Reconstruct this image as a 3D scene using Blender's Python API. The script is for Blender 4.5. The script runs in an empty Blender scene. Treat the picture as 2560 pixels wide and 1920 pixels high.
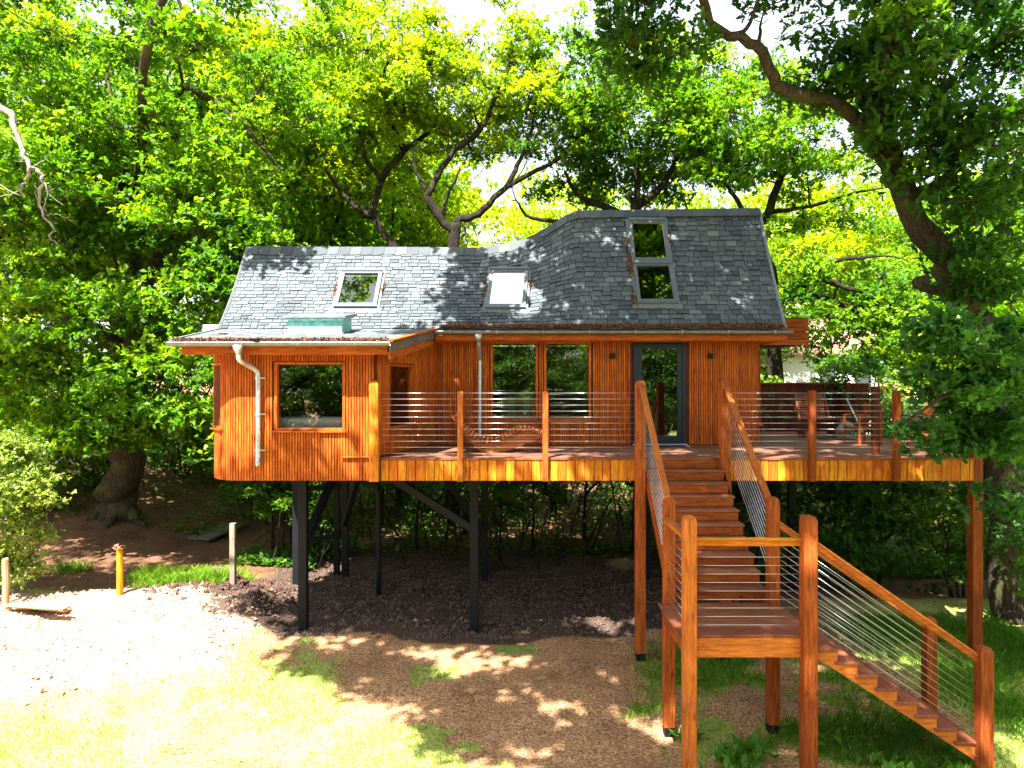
import bpy, math, random
import numpy as np
from mathutils import Vector, Matrix, noise as mnoise

# ------------------------------------------------------------------ camera, sky, sun, exposure
S = bpy.context.scene
COL = S.collection
CAMZ = 4.6
F = 1775.0
cam = bpy.data.objects.new('camera', bpy.data.cameras.new('camera'))
COL.objects.link(cam)
cam.location = (0, 0, CAMZ)
cam.rotation_euler = (math.radians(90), 0, 0)
cam.data.sensor_width = 36
cam.data.lens = F / 2560 * 36
cam.data.clip_start = 0.1
cam.data.clip_end = 2000
S.camera = cam

SUN = Vector((-0.238, -0.472, 0.848)).normalized()      # towards the sun
elev = math.asin(SUN.z)
azim = math.atan2(SUN.x, SUN.y)
w = bpy.data.worlds.new('World'); S.world = w; w.use_nodes = True
nt = w.node_tree; nt.nodes.clear()
sky = nt.nodes.new('ShaderNodeTexSky'); sky.sky_type = 'NISHITA'; sky.sun_disc = False
sky.sun_elevation = elev; sky.sun_rotation = azim % (2 * math.pi)
sky.dust_density = 2.5; sky.air_density = 1.0; sky.ozone_density = 1.0
bg = nt.nodes.new('ShaderNodeBackground'); bg.inputs['Strength'].default_value = 0.085
hz = nt.nodes.new('ShaderNodeMix'); hz.data_type = 'RGBA'; hz.inputs[0].default_value = .6      # thin bright high cloud over the blue
hz.inputs[7].default_value = (4.0, 4.1, 4.3, 1)
out = nt.nodes.new('ShaderNodeOutputWorld')
nt.links.new(sky.outputs[0], hz.inputs[6]); nt.links.new(hz.outputs[2], bg.inputs[0]); nt.links.new(bg.outputs[0], out.inputs[0])
sl = bpy.data.lights.new('sun', 'SUN'); sl.energy = 5.0; sl.angle = math.radians(0.5); sl.color = (1.0, 0.95, 0.86)
so = bpy.data.objects.new('sun', sl); COL.objects.link(so)
so.rotation_euler = (-SUN).to_track_quat('-Z', 'Y').to_euler(); so.location = (-10, -20, 40)
S.view_settings.view_transform = 'Standard'; S.view_settings.look = 'None'
S.view_settings.gamma = 1; S.view_settings.use_curve_mapping = False
S.view_settings.exposure = 2.5
S.cycles.max_bounces = 7; S.cycles.diffuse_bounces = 3; S.cycles.glossy_bounces = 3
S.cycles.transmission_bounces = 5; S.cycles.transparent_max_bounces = 10

R = random.Random(7)
NP = np.random.default_rng(11)

def P(px, py, Y):
    return Vector(((px - 1280) / F * Y, Y, CAMZ - (py - 960) / F * Y))

# ------------------------------------------------------------------ materials
def new_mat(name):
    m = bpy.data.materials.new(name); m.use_nodes = True
    n = m.node_tree; n.nodes.clear()
    o = n.nodes.new('ShaderNodeOutputMaterial')
    return m, n, o
def ramp(n, stops):
    r = n.nodes.new('ShaderNodeValToRGB')
    e = r.color_ramp.elements
    e[0].position, e[0].color = stops[0][0], (*stops[0][1], 1)
    e[1].position, e[1].color = stops[-1][0], (*stops[-1][1], 1)
    for p, c in stops[1:-1]:
        x = e.new(p); x.color = (*c, 1)
    return r
def noise_node(n, vec, scale, detail=4, rough=.55):
    t = n.nodes.new('ShaderNodeTexNoise'); t.inputs['Scale'].default_value = scale
    t.inputs['Detail'].default_value = detail; t.inputs['Roughness'].default_value = rough
    if vec is not None: n.links.new(vec, t.inputs['Vector'])
    return t
def mix_rgb(n, mode, fac, a, b):
    m = n.nodes.new('ShaderNodeMix'); m.data_type = 'RGBA'; m.blend_type = mode
    for sock, v in ((m.inputs[0], fac), (m.inputs[6], a), (m.inputs[7], b)):
        if hasattr(v, 'is_linked'): n.links.new(v, sock)
        elif isinstance(v, (int, float)): sock.default_value = v
        else: sock.default_value = (*v, 1)
    return m.outputs[2]
def math_node(n, op, a, b=None, clamp=False):
    m = n.nodes.new('ShaderNodeMath'); m.operation = op; m.use_clamp = clamp
    for sock, v in ((m.inputs[0], a), (m.inputs[1], b)):
        if v is None: continue
        if hasattr(v, 'is_linked'): n.links.new(v, sock)
        else: sock.default_value = v
    return m.outputs[0]
def principled(n, o, col, rough=.6, metal=0, spec=.5, bump=None, bs=.3, bd=.01):
    p = n.nodes.new('ShaderNodeBsdfPrincipled')
    if hasattr(col, 'is_linked'): n.links.new(col, p.inputs['Base Color'])
    else: p.inputs['Base Color'].default_value = (*col, 1)
    if hasattr(rough, 'is_linked'): n.links.new(rough, p.inputs['Roughness'])
    else: p.inputs['Roughness'].default_value = rough
    p.inputs['Metallic'].default_value = metal
    p.inputs['Specular IOR Level'].default_value = spec
    if bump is not None:
        b = n.nodes.new('ShaderNodeBump'); b.inputs['Strength'].default_value = bs; b.inputs['Distance'].default_value = bd
        n.links.new(bump, b.inputs['Height']); n.links.new(b.outputs[0], p.inputs['Normal'])
    n.links.new(p.outputs[0], o.inputs[0])
    return p

_wood = {}
def wood(kind, axis='z'):
    if (kind, axis) in _wood: return _wood[(kind, axis)]
    tones = {  # dark, mid, light
        'clad': ((.16, .022, .004), (.47, .100, .010), (.68, .21, .020)),
        'honey': ((.28, .060, .006), (.56, .18, .012), (.80, .36, .030)),
        'stair': ((.11, .018, .004), (.31, .068, .012), (.48, .14, .024)),
        'rail': ((.22, .055, .012), (.46, .13, .022), (.62, .22, .04)),
        'deck': ((.10, .042, .026), (.20, .088, .056), (.30, .145, .095)),
        'tread': ((.11, .030, .015), (.25, .080, .040), (.38, .15, .085)),
        'dark': ((.04, .010, .004), (.11, .026, .009), (.19, .052, .016)),
        'teak': ((.14, .036, .011), (.35, .105, .028), (.50, .18, .052)),
        'pale': ((.30, .20, .10), (.50, .36, .20), (.62, .48, .30)),
        'grey': ((.10, .085, .07), (.19, .165, .135), (.28, .25, .21)),
    }[kind]
    m, n, o = new_mat(kind + '_timber')
    tc = n.nodes.new('ShaderNodeTexCoord'); oi = n.nodes.new('ShaderNodeObjectInfo')
    add = n.nodes.new('ShaderNodeVectorMath'); add.operation = 'ADD'
    sc = n.nodes.new('ShaderNodeVectorMath'); sc.operation = 'SCALE'; sc.inputs[0].default_value = (13.7, 7.1, 19.3)
    n.links.new(oi.outputs['Random'], sc.inputs['Scale'])
    n.links.new(tc.outputs['Object'], add.inputs[0]); n.links.new(sc.outputs[0], add.inputs[1])
    mp = n.nodes.new('ShaderNodeMapping')
    s = [14, 14, 14]; s['xyz'.index(axis)] = 1.1
    mp.inputs['Scale'].default_value = s
    n.links.new(add.outputs[0], mp.inputs[0])
    g = noise_node(n, mp.outputs[0], 3.0, 6, .65)
    g2 = noise_node(n, mp.outputs[0], 11.0, 3, .6)
    gr = ramp(n, [(.28, tones[0]), (.5, tones[1]), (.74, tones[2])])
    n.links.new(g.outputs[0], gr.inputs[0])
    fine = ramp(n, [(.30, (.55, .50, .46)), (.6, (1, 1, 1))]); n.links.new(g2.outputs[0], fine.inputs[0])
    c = mix_rgb(n, 'MULTIPLY', .55, gr.outputs[0], fine.outputs[0])
    # knots
    mk = n.nodes.new('ShaderNodeMapping'); k = [5, 5, 5]; k['xyz'.index(axis)] = 2.2
    mk.inputs['Scale'].default_value = k; n.links.new(add.outputs[0], mk.inputs[0])
    v = n.nodes.new('ShaderNodeTexVoronoi'); v.inputs['Scale'].default_value = 1.0; n.links.new(mk.outputs[0], v.inputs['Vector'])
    kr = ramp(n, [(.04, (.28, .2, .16)), (.13, (1, 1, 1))]); n.links.new(v.outputs['Distance'], kr.inputs[0])
    c = mix_rgb(n, 'MULTIPLY', .75, c, kr.outputs[0])
    # per-board tone
    rr = ramp(n, [(0, (.72, .46, .34)), (.35, (1.0, .74, .6)), (.65, (1.0, 1.0, .9)), (1, (1.22, 1.45, 1.1))]) if kind == 'honey' else ramp(n, [(0, (.60, .52, .46)), (.5, (.95, .93, .92)), (1, (1.35, 1.48, 1.35))]); n.links.new(oi.outputs['Random'], rr.inputs[0])
    c = mix_rgb(n, 'MULTIPLY', .8 if kind == 'honey' else .5, c, rr.outputs[0])
    # blotchy weathering, world scale
    big = noise_node(n, tc.outputs['Object'], 1.7, 3)
    br = ramp(n, [(.35, (.72, .68, .66)), (.62, (1.08, 1.06, 1.04))]); n.links.new(big.outputs[0], br.inputs[0])
    c = mix_rgb(n, 'MULTIPLY', .7, c, br.outputs[0])
    rg = ramp(n, [(.3, (.58,) * 3), (.7, (.85,) * 3)]); n.links.new(g.outputs[0], rg.inputs[0])
    principled(n, o, c, rg.outputs[0], 0, .18, g2.outputs[0], .35, .004)
    _wood[(kind, axis)] = m
    return m

def simple(name, col, rough=.5, metal=0, spec=.5, vary=.25, scale=9, bs=.15):
    m, n, o = new_mat(name)
    tc = n.nodes.new('ShaderNodeTexCoord')
    t = noise_node(n, tc.outputs['Object'], scale, 5)
    r = ramp(n, [(.3, tuple(c * (1 - vary) for c in col)), (.7, tuple(min(1, c * (1 + vary)) for c in col))])
    n.links.new(t.outputs[0], r.inputs[0])
    principled(n, o, r.outputs[0], rough, metal, spec, t.outputs[0], bs, .004)
    return m
M_steel = simple('black_steel', (.007, .008, .011), .6, spec=.18)
M_anth = simple('anthracite_frame', (.014, .020, .028), .45, spec=.3)
M_zinc = simple('galvanised_zinc', (.50, .52, .55), .42, .75, vary=.18)
M_gut = simple('weathered_gutter', (.22, .225, .23), .45, .6, vary=.2)
M_wire = simple('stainless_wire', (.72, .72, .74), .3, .9, vary=.05)
M_skyf = simple('skylight_grey', (.11, .135, .155), .45, .2, vary=.12)
M_lead = simple('lead_flashing', (.16, .18, .20), .55, .3)
M_copper = simple('verdigris_copper', (.17, .42, .37), .6, .1, vary=.35, scale=14)
M_white = simple('white_enamel', (.75, .76, .78), .2, vary=.05)
M_blind = simple('white_blind', (.72, .72, .80), .7, vary=.03)
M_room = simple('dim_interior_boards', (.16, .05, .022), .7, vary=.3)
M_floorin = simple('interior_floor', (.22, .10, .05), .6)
M_stone = simple('grey_boulder', (.16, .16, .15), .8, vary=.3)
M_render = simple('white_render', (.72, .70, .68), .8, vary=.08)
M_pink = simple('clay_roof_tiles', (.38, .20, .15), .8)
M_moss = simple('brown_roof_moss', (.17, .062, .022), .95, vary=.5, scale=30, bs=.8)
M_brass = simple('old_brass', (.30, .24, .14), .35, .8)
M_mat = simple('door_mat_rubber', (.02, .02, .02), .8)
M_plast = simple('pale_sponge_lead', (.65, .66, .68), .5)

def bark(name, c0, c1, moss=.0):
    m, n, o = new_mat(name)
    tc = n.nodes.new('ShaderNodeTexCoord')
    mp = n.nodes.new('ShaderNodeMapping'); mp.inputs['Scale'].default_value = (7, 7, 1.6)
    n.links.new(tc.outputs['Object'], mp.inputs[0])
    t = noise_node(n, mp.outputs[0], 3.5, 7, .7)
    r = ramp(n, [(.38, c0), (.66, c1)]); n.links.new(t.outputs[0], r.inputs[0])
    t2 = noise_node(n, tc.outputs['Object'], 2.3, 4)
    r2 = ramp(n, [(.52, (0, 0, 0)), (.62, (1, 1, 1))]); n.links.new(t2.outputs[0], r2.inputs[0])
    f = math_node(n, 'MULTIPLY', r2.outputs[0], moss)
    c = mix_rgb(n, 'MIX', f, r.outputs[0], (.13, .13, .03))
    principled(n, o, c, .9, 0, .2, t.outputs[0], 1.0, .09)
    return m
M_bark = bark('oak_bark', (.028, .021, .014), (.115, .088, .062), .5)
M_barkd = bark('dark_bark', (.012, .009, .006), (.048, .037, .025), .25)
M_dead = bark('bleached_dead_wood', (.35, .28, .24), (.62, .52, .46), 0)

def leafmat(name, lo, mid, hi, trans=.5, rough=.5):
    m, n, o = new_mat(name)
    a = n.nodes.new('ShaderNodeAttribute'); a.attribute_name = 'tint'
    r = ramp(n, [(0, lo), (.5, mid), (1, hi)]); n.links.new(a.outputs['Fac'], r.inputs[0])
    p = n.nodes.new('ShaderNodeBsdfPrincipled'); p.inputs['Roughness'].default_value = rough
    p.inputs['Specular IOR Level'].default_value = .35
    n.links.new(r.outputs[0], p.inputs['Base Color'])
    t = n.nodes.new('ShaderNodeBsdfTranslucent')
    c = mix_rgb(n, 'MULTIPLY', 1.0, r.outputs[0], (1.9, 1.75, .55))
    n.links.new(c, t.inputs[0])
    mx = n.nodes.new('ShaderNodeMixShader'); mx.inputs[0].default_value = trans
    n.links.new(p.outputs[0], mx.inputs[1]); n.links.new(t.outputs[0], mx.inputs[2])
    n.links.new(mx.outputs[0], o.inputs[0])
    return m
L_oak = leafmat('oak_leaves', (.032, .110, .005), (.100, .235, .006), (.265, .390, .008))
L_yel = leafmat('yellow_green_leaves', (.100, .200, .003), (.230, .350, .004), (.420, .500, .006))
L_dark = leafmat('shade_green_leaves', (.016, .070, .009), (.042, .135, .010), (.115, .235, .012), .45)  # oak leaf tones darkened, putting the shade on this foliage into its colour
L_bush = leafmat('pale_shrub_leaves', (.12, .20, .03), (.24, .34, .06), (.38, .46, .14), .35)
L_under = leafmat('undergrowth_leaves', (.022, .075, .008), (.055, .150, .010), (.12, .23, .015), .4)
L_grass = leafmat('grass_blades', (.06, .16, .008), (.16, .31, .014), (.36, .45, .045), .4)
L_lush = leafmat('lush_shaded_grass', (.035, .13, .008), (.08, .22, .012), (.18, .34, .02), .4)
L_litter = leafmat('dry_leaf_litter', (.10, .04, .02), (.22, .11, .06), (.40, .27, .16), .1)

def glass(name, tint=(.85, .9, .88), base=.10):
    m, n, o = new_mat(name)
    tr = n.nodes.new('ShaderNodeBsdfTransparent'); tr.inputs[0].default_value = (*tint, 1)
    gl = n.nodes.new('ShaderNodeBsdfGlossy'); gl.inputs['Roughness'].default_value = .01
    fr = n.nodes.new('ShaderNodeFresnel'); fr.inputs[0].default_value = 1.5
    tc = n.nodes.new('ShaderNodeTexCoord'); t = noise_node(n, tc.outputs['Object'], 1.6, 1)
    b = n.nodes.new('ShaderNodeBump'); b.inputs['Strength'].default_value = .04; b.inputs['Distance'].default_value = .05
    n.links.new(t.outputs[0], b.inputs['Height']); n.links.new(b.outputs[0], gl.inputs['Normal'])
    f = math_node(n, 'ADD', fr.outputs[0], base, True)
    mx = n.nodes.new('ShaderNodeMixShader'); n.links.new(f, mx.inputs[0])
    n.links.new(tr.outputs[0], mx.inputs[1]); n.links.new(gl.outputs[0], mx.inputs[2])
    n.links.new(mx.outputs[0], o.inputs[0])
    return m
M_glass = glass('window_glass')
M_glassr = glass('roof_glass', (.25, .28, .27), .22)

def shingle_mat():
    m, n, o = new_mat('slate_grey_shingles')
    a = n.nodes.new('ShaderNodeAttribute'); a.attribute_name = 'tint'
    r = ramp(n, [(0, (.026, .036, .046)), (.5, (.090, .108, .122)), (1, (.210, .218, .222))]); n.links.new(a.outputs['Fac'], r.inputs[0])
    g = n.nodes.new('ShaderNodeNewGeometry')
    t = noise_node(n, g.outputs['Position'], 140, 3, .7)
    r2 = ramp(n, [(.3, (.7, .7, .7)), (.7, (1.25, 1.25, 1.25))]); n.links.new(t.outputs[0], r2.inputs[0])
    c = mix_rgb(n, 'MULTIPLY', .8, r.outputs[0], r2.outputs[0])
    t3 = noise_node(n, g.outputs['Position'], 1.1, 4)
    r3 = ramp(n, [(.4, (.85, .88, .9)), (.65, (1.15, 1.1, 1.05))]); n.links.new(t3.outputs[0], r3.inputs[0])
    c = mix_rgb(n, 'MULTIPLY', .8, c, r3.outputs[0])
    principled(n, o, c, .75, 0, .4, t.outputs[0], .5, .004)
    return m
M_shing = shingle_mat()

# ------------------------------------------------------------------ object helpers
WL = {}
def _link(o, parent, world):
    COL.objects.link(o)
    w = Vector(world)
    if parent is not None:
        o.parent = parent; o.location = w - WL[parent.name]
    else:
        o.location = w
    WL[o.name] = w
def thing(name, label, cat, loc=(0, 0, 0), group=None, kind=None):
    o = bpy.data.objects.new(name, None); o.empty_display_size = .2
    _link(o, None, loc)
    o['label'] = label; o['category'] = cat
    if group: o['group'] = group
    if kind: o['kind'] = kind
    return o
def tag(o, label, cat, group=None, kind=None):
    o['label'] = label; o['category'] = cat
    if group: o['group'] = group
    if kind: o['kind'] = kind
    return o

class MB:
    def __init__(s): s.v = []; s.f = []
    def add(s, vs, fs):
        b = len(s.v); s.v += [tuple(v) for v in vs]; s.f += [tuple(i + b for i in f) for f in fs]
    def box(s, a, b):
        (x0, y0, z0), (x1, y1, z1) = a, b
        s.add([(x0, y0, z0), (x1, y0, z0), (x1, y1, z0), (x0, y1, z0), (x0, y0, z1), (x1, y0, z1), (x1, y1, z1), (x0, y1, z1)],
              [(0, 3, 2, 1), (4, 5, 6, 7), (0, 1, 5, 4), (1, 2, 6, 5), (2, 3, 7, 6), (3, 0, 4, 7)])
    def bar(s, p, q, wd, ht, up=(0, 0, 1), ch=0):
        """a rectangular bar from p to q, wd across, ht along up"""
        p, q = Vector(p), Vector(q); d = (q - p).normalized(); u = Vector(up)
        side = d.cross(u)
        if side.length < 1e-5: side = d.cross(Vector((1, 0, 0)))
        side.normalize(); u = side.cross(d).normalized()
        vs = []
        for c in (p, q):
            if ch:
                for a, b in ((-1, -1), (1, -1), (1, 1), (-1, 1)):
                    e = side * (a * wd / 2) + u * (b * ht / 2)
                    k1 = side * (-a * ch); k2 = u * (-b * ch)
                    if a * b > 0: vs += [c + e + k2, c + e + k1]
                    else: vs += [c + e + k1, c + e + k2]
            else:
                for a, b in ((-1, -1), (1, -1), (1, 1), (-1, 1)):
                    vs.append(c + side * (a * wd / 2) + u * (b * ht / 2))
        n = len(vs) // 2
        fs = [tuple(range(n))[::-1], tuple(range(n, 2 * n))] + [(i, (i + 1) % n, n + (i + 1) % n, n + i) for i in range(n)]
        s.add(vs, fs)
    def tube(s, pts, rad, n=8, caps=True, jit=0, rng=None):
        pts = [Vector(p) for p in pts]
        rad = rad if hasattr(rad, '__len__') else [rad] * len(pts)
        t0 = (pts[1] - pts[0]).normalized()
        up = Vector((0, 0, 1)) if abs(t0.z) < .9 else Vector((1, 0, 0))
        a = t0.cross(up).normalized()
        vs = []
        for i, p in enumerate(pts):
            t = (pts[min(i + 1, len(pts) - 1)] - pts[max(i - 1, 0)]).normalized()
            a = (a - t * a.dot(t))
            a = a.normalized() if a.length > 1e-6 else t.orthogonal().normalized()
            b = t.cross(a)
            for k in range(n):
                an = 2 * math.pi * k / n
                r = rad[i]
                if jit: r *= 1 + jit * (mnoise.noise(p * 2.3 + Vector((math.cos(an), math.sin(an), 0)) * 1.5))
                vs.append(p + (a * math.cos(an) + b * math.sin(an)) * r)
        fs = []
        for i in range(len(pts) - 1):
            for k in range(n):
                k2 = (k + 1) % n
                fs.append((i * n + k, i * n + k2, (i + 1) * n + k2, (i + 1) * n + k))
        if caps:
            fs.append(tuple(range(n))[::-1]); fs.append(tuple((len(pts) - 1) * n + k for k in range(n)))
        s.add(vs, fs)
    def prism(s, poly, axis, a, b):
        """poly (u,v) extruded along axis from a to b; u,v are the other two axes in order"""
        n = len(poly); vs = []
        for d in (a, b):
            for u, v in poly:
                c = [u, v]; c.insert(axis, d); vs.append(tuple(c))
        fs = [tuple(range(n)), tuple(range(n, 2 * n))[::-1]] + [(i, n + i, n + (i + 1) % n, (i + 1) % n) for i in range(n)]
        s.add(vs, fs)
    def mesh(s, name, mat, org=(0, 0, 0), smooth=False):
        me = bpy.data.meshes.new(name)
        o = Vector(org)
        me.from_pydata([tuple(Vector(v) - o) for v in s.v], [], s.f); me.materials.append(mat)
        if smooth: me.polygons.foreach_set('use_smooth', [True] * len(me.polygons))
        me.update()
        return me
    def build(s, name, mat, parent=None, smooth=False, loc=None):
        w = WL[parent.name] if (parent is not None and loc is None) else Vector(loc or (0, 0, 0))
        me = s.mesh(name, mat, w, smooth)
        bpy_fix(me)
        o = bpy.data.objects.new(name, me)
        _link(o, parent, w)
        return o
def bpy_fix(me):
    import bmesh
    bm = bmesh.new(); bm.from_mesh(me); bmesh.ops.recalc_face_normals(bm, faces=bm.faces); bm.to_mesh(me); bm.free()

_bb = {}
def board_mesh(dx, dy, dz, mat, ch=.003):
    key = (round(dx, 3), round(dy, 3), round(dz, 3), mat.name, ch)
    if key in _bb: return _bb[key]
    X, Y, Z = dx / 2, dy / 2, dz / 2
    vs = []; idx = {}
    for sx in (-1, 1):
        for sy in (-1, 1):
            for sz in (-1, 1):
                for ax in range(3):
                    c = [sx * X, sy * Y, sz * Z]
                    for k in range(3):
                        if k != ax: c[k] -= (sx, sy, sz)[k] * ch
                    idx[(sx, sy, sz, ax)] = len(vs); vs.append(c)
    fs = []
    for ax in range(3):
        o = [k for k in range(3) if k != ax]
        for sg in (-1, 1):
            q = []
            for a, b in ((-1, -1), (1, -1), (1, 1), (-1, 1)):
                s3 = [0, 0, 0]; s3[ax] = sg; s3[o[0]] = a; s3[o[1]] = b
                q.append(idx[(*s3, ax)])
            fs.append(q)
    for ax in range(3):  # edge along ax
        o = [k for k in range(3) if k != ax]
        for a in (-1, 1):
            for b in (-1, 1):
                q = []
                for sg, fx in ((-1, o[0]), (-1, o[1]), (1, o[1]), (1, o[0])):
                    s3 = [0, 0, 0]; s3[ax] = sg; s3[o[0]] = a; s3[o[1]] = b
                    q.append(idx[(*s3, fx)])
                fs.append(q)
    for sx in (-1, 1):
        for sy in (-1, 1):
            for sz in (-1, 1):
                fs.append([idx[(sx, sy, sz, 0)], idx[(sx, sy, sz, 1)], idx[(sx, sy, sz, 2)]])
    me = bpy.data.meshes.new('board'); me.from_pydata(vs, [], fs); me.materials.append(mat); bpy_fix(me)
    _bb[key] = me
    return me
def board(name, parent, c, size, mat, rot=(0, 0, 0), ch=.003):
    o = bpy.data.objects.new(name, board_mesh(*size, mat, ch))
    o.rotation_euler = rot
    _link(o, parent, c)
    return o
def wire(name, parent, p, q, r=.0030, mat=None, n=5):
    p, q = Vector(p), Vector(q)
    L = (q - p).length
    key = ('w', round(L, 3), r, n)
    if key not in _bb:
        b = MB(); b.tube([(0, 0, -L / 2), (0, 0, L / 2)], r, n); _bb[key] = b.mesh('wire', mat or M_wire, smooth=True)
    o = bpy.data.objects.new(name, _bb[key])
    o.rotation_euler = (q - p).to_track_quat('Z', 'Y').to_euler()
    _link(o, parent, (p + q) / 2)
    return o

def smooth_path(pts, k=4):
    pts = [Vector(p) for p in pts]; out = []
    e = [pts[0] * 2 - pts[1]] + pts + [pts[-1] * 2 - pts[-2]]
    for i in range(1, len(e) - 2):
        for j in range(k):
            t = j / k; p0, p1, p2, p3 = e[i - 1], e[i], e[i + 1], e[i + 2]
            out.append(.5 * ((2 * p1) + (p2 - p0) * t + (2 * p0 - 5 * p1 + 4 * p2 - p3) * t * t + (3 * p1 - p0 - 3 * p2 + p3) * t ** 3))
    out.append(pts[-1]); return out

def np_mesh(name, V, nper, mat, tint=None, smooth=False):
    """V: (N, nper, 3) one polygon per row"""
    N = V.shape[0]
    me = bpy.data.meshes.new(name)
    me.vertices.add(N * nper); me.vertices.foreach_set('co', V.astype(np.float32).ravel())
    me.loops.add(N * nper); me.loops.foreach_set('vertex_index', np.arange(N * nper, dtype=np.int32))
    me.polygons.add(N); me.polygons.foreach_set('loop_start', np.arange(N, dtype=np.int32) * nper)
    me.polygons.foreach_set('loop_total', np.full(N, nper, dtype=np.int32))
    if tint is not None:
        a = me.attributes.new('tint', 'FLOAT', 'FACE'); a.data.foreach_set('value', tint.astype(np.float32))
    me.materials.append(mat); me.update(calc_edges=True)
    return me

# ------------------------------------------------------------------ ground height
def sm(a, b, x):
    t = np.clip((x - a) / (b - a), 0, 1); return t * t * (3 - 2 * t)
_perm = np.random.default_rng(3).random((256, 256))
def vnoise(x, y, s):
    x = np.asarray(x) * s + 100.3; y = np.asarray(y) * s + 57.7
    xi = np.floor(x).astype(int); yi = np.floor(y).astype(int); fx = x - xi; fy = y - yi
    fx = fx * fx * (3 - 2 * fx); fy = fy * fy * (3 - 2 * fy)
    g = lambda a, b: _perm[a % 256, b % 256]
    return (g(xi, yi) * (1 - fx) + g(xi + 1, yi) * fx) * (1 - fy) + (g(xi, yi + 1) * (1 - fx) + g(xi + 1, yi + 1) * fx) * fy - .5
def clay_mask(x, y):
    return sm(-3.9, -5.0, x + .5 * vnoise(x, y, 1.1) + (y - 12) * .15) * sm(14.6, 14.0, y) * sm(9.6, 10.6, y - (x + 7) * .25 + 1.2 * vnoise(x, y, .7))
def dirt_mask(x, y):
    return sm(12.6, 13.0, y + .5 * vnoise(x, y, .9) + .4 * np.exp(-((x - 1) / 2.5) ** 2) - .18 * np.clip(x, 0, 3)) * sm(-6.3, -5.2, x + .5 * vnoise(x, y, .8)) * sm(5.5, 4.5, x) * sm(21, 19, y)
def heap_mask(x, y):
    return np.exp(-((x + 6.2) / 1.2) ** 2 - ((y - 14.7) / .7) ** 2)
def G(x, y):
    x = np.asarray(x, float); y = np.asarray(y, float)
    z = .18 * sm(11.5, 14, y) * sm(7, 3, x)
    z = z - .25 * sm(15, 18, y) * sm(-7, -4, x)
    z = z + np.clip(y - 19, 0, 200) * .10 * sm(60, 30, y) + sm(30, 90, y) * 5.0
    z = z + sm(-7, -13, x) * sm(14, 22, y) * 1.0
    z = z + .32 * clay_mask(x, y) + .34 * heap_mask(x, y)
    z = z + .10 * vnoise(x, y, .35) + .03 * vnoise(x, y, 1.7)
    rough = clay_mask(x, y) * .6 + dirt_mask(x, y) + heap_mask(x, y)
    z = z + rough * (.16 * vnoise(x, y, 2.1) + .07 * vnoise(x, y, 5.3) + .02 * vnoise(x, y, 9.1))
    z = z + .012 * vnoise(x, y, 9)
    z = z - .12 * sm(3.5, 1.5, np.abs(x - 2.8)) * sm(10.5, 9, y)
    return z
def gz(x, y): return float(G(x, y))

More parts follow.
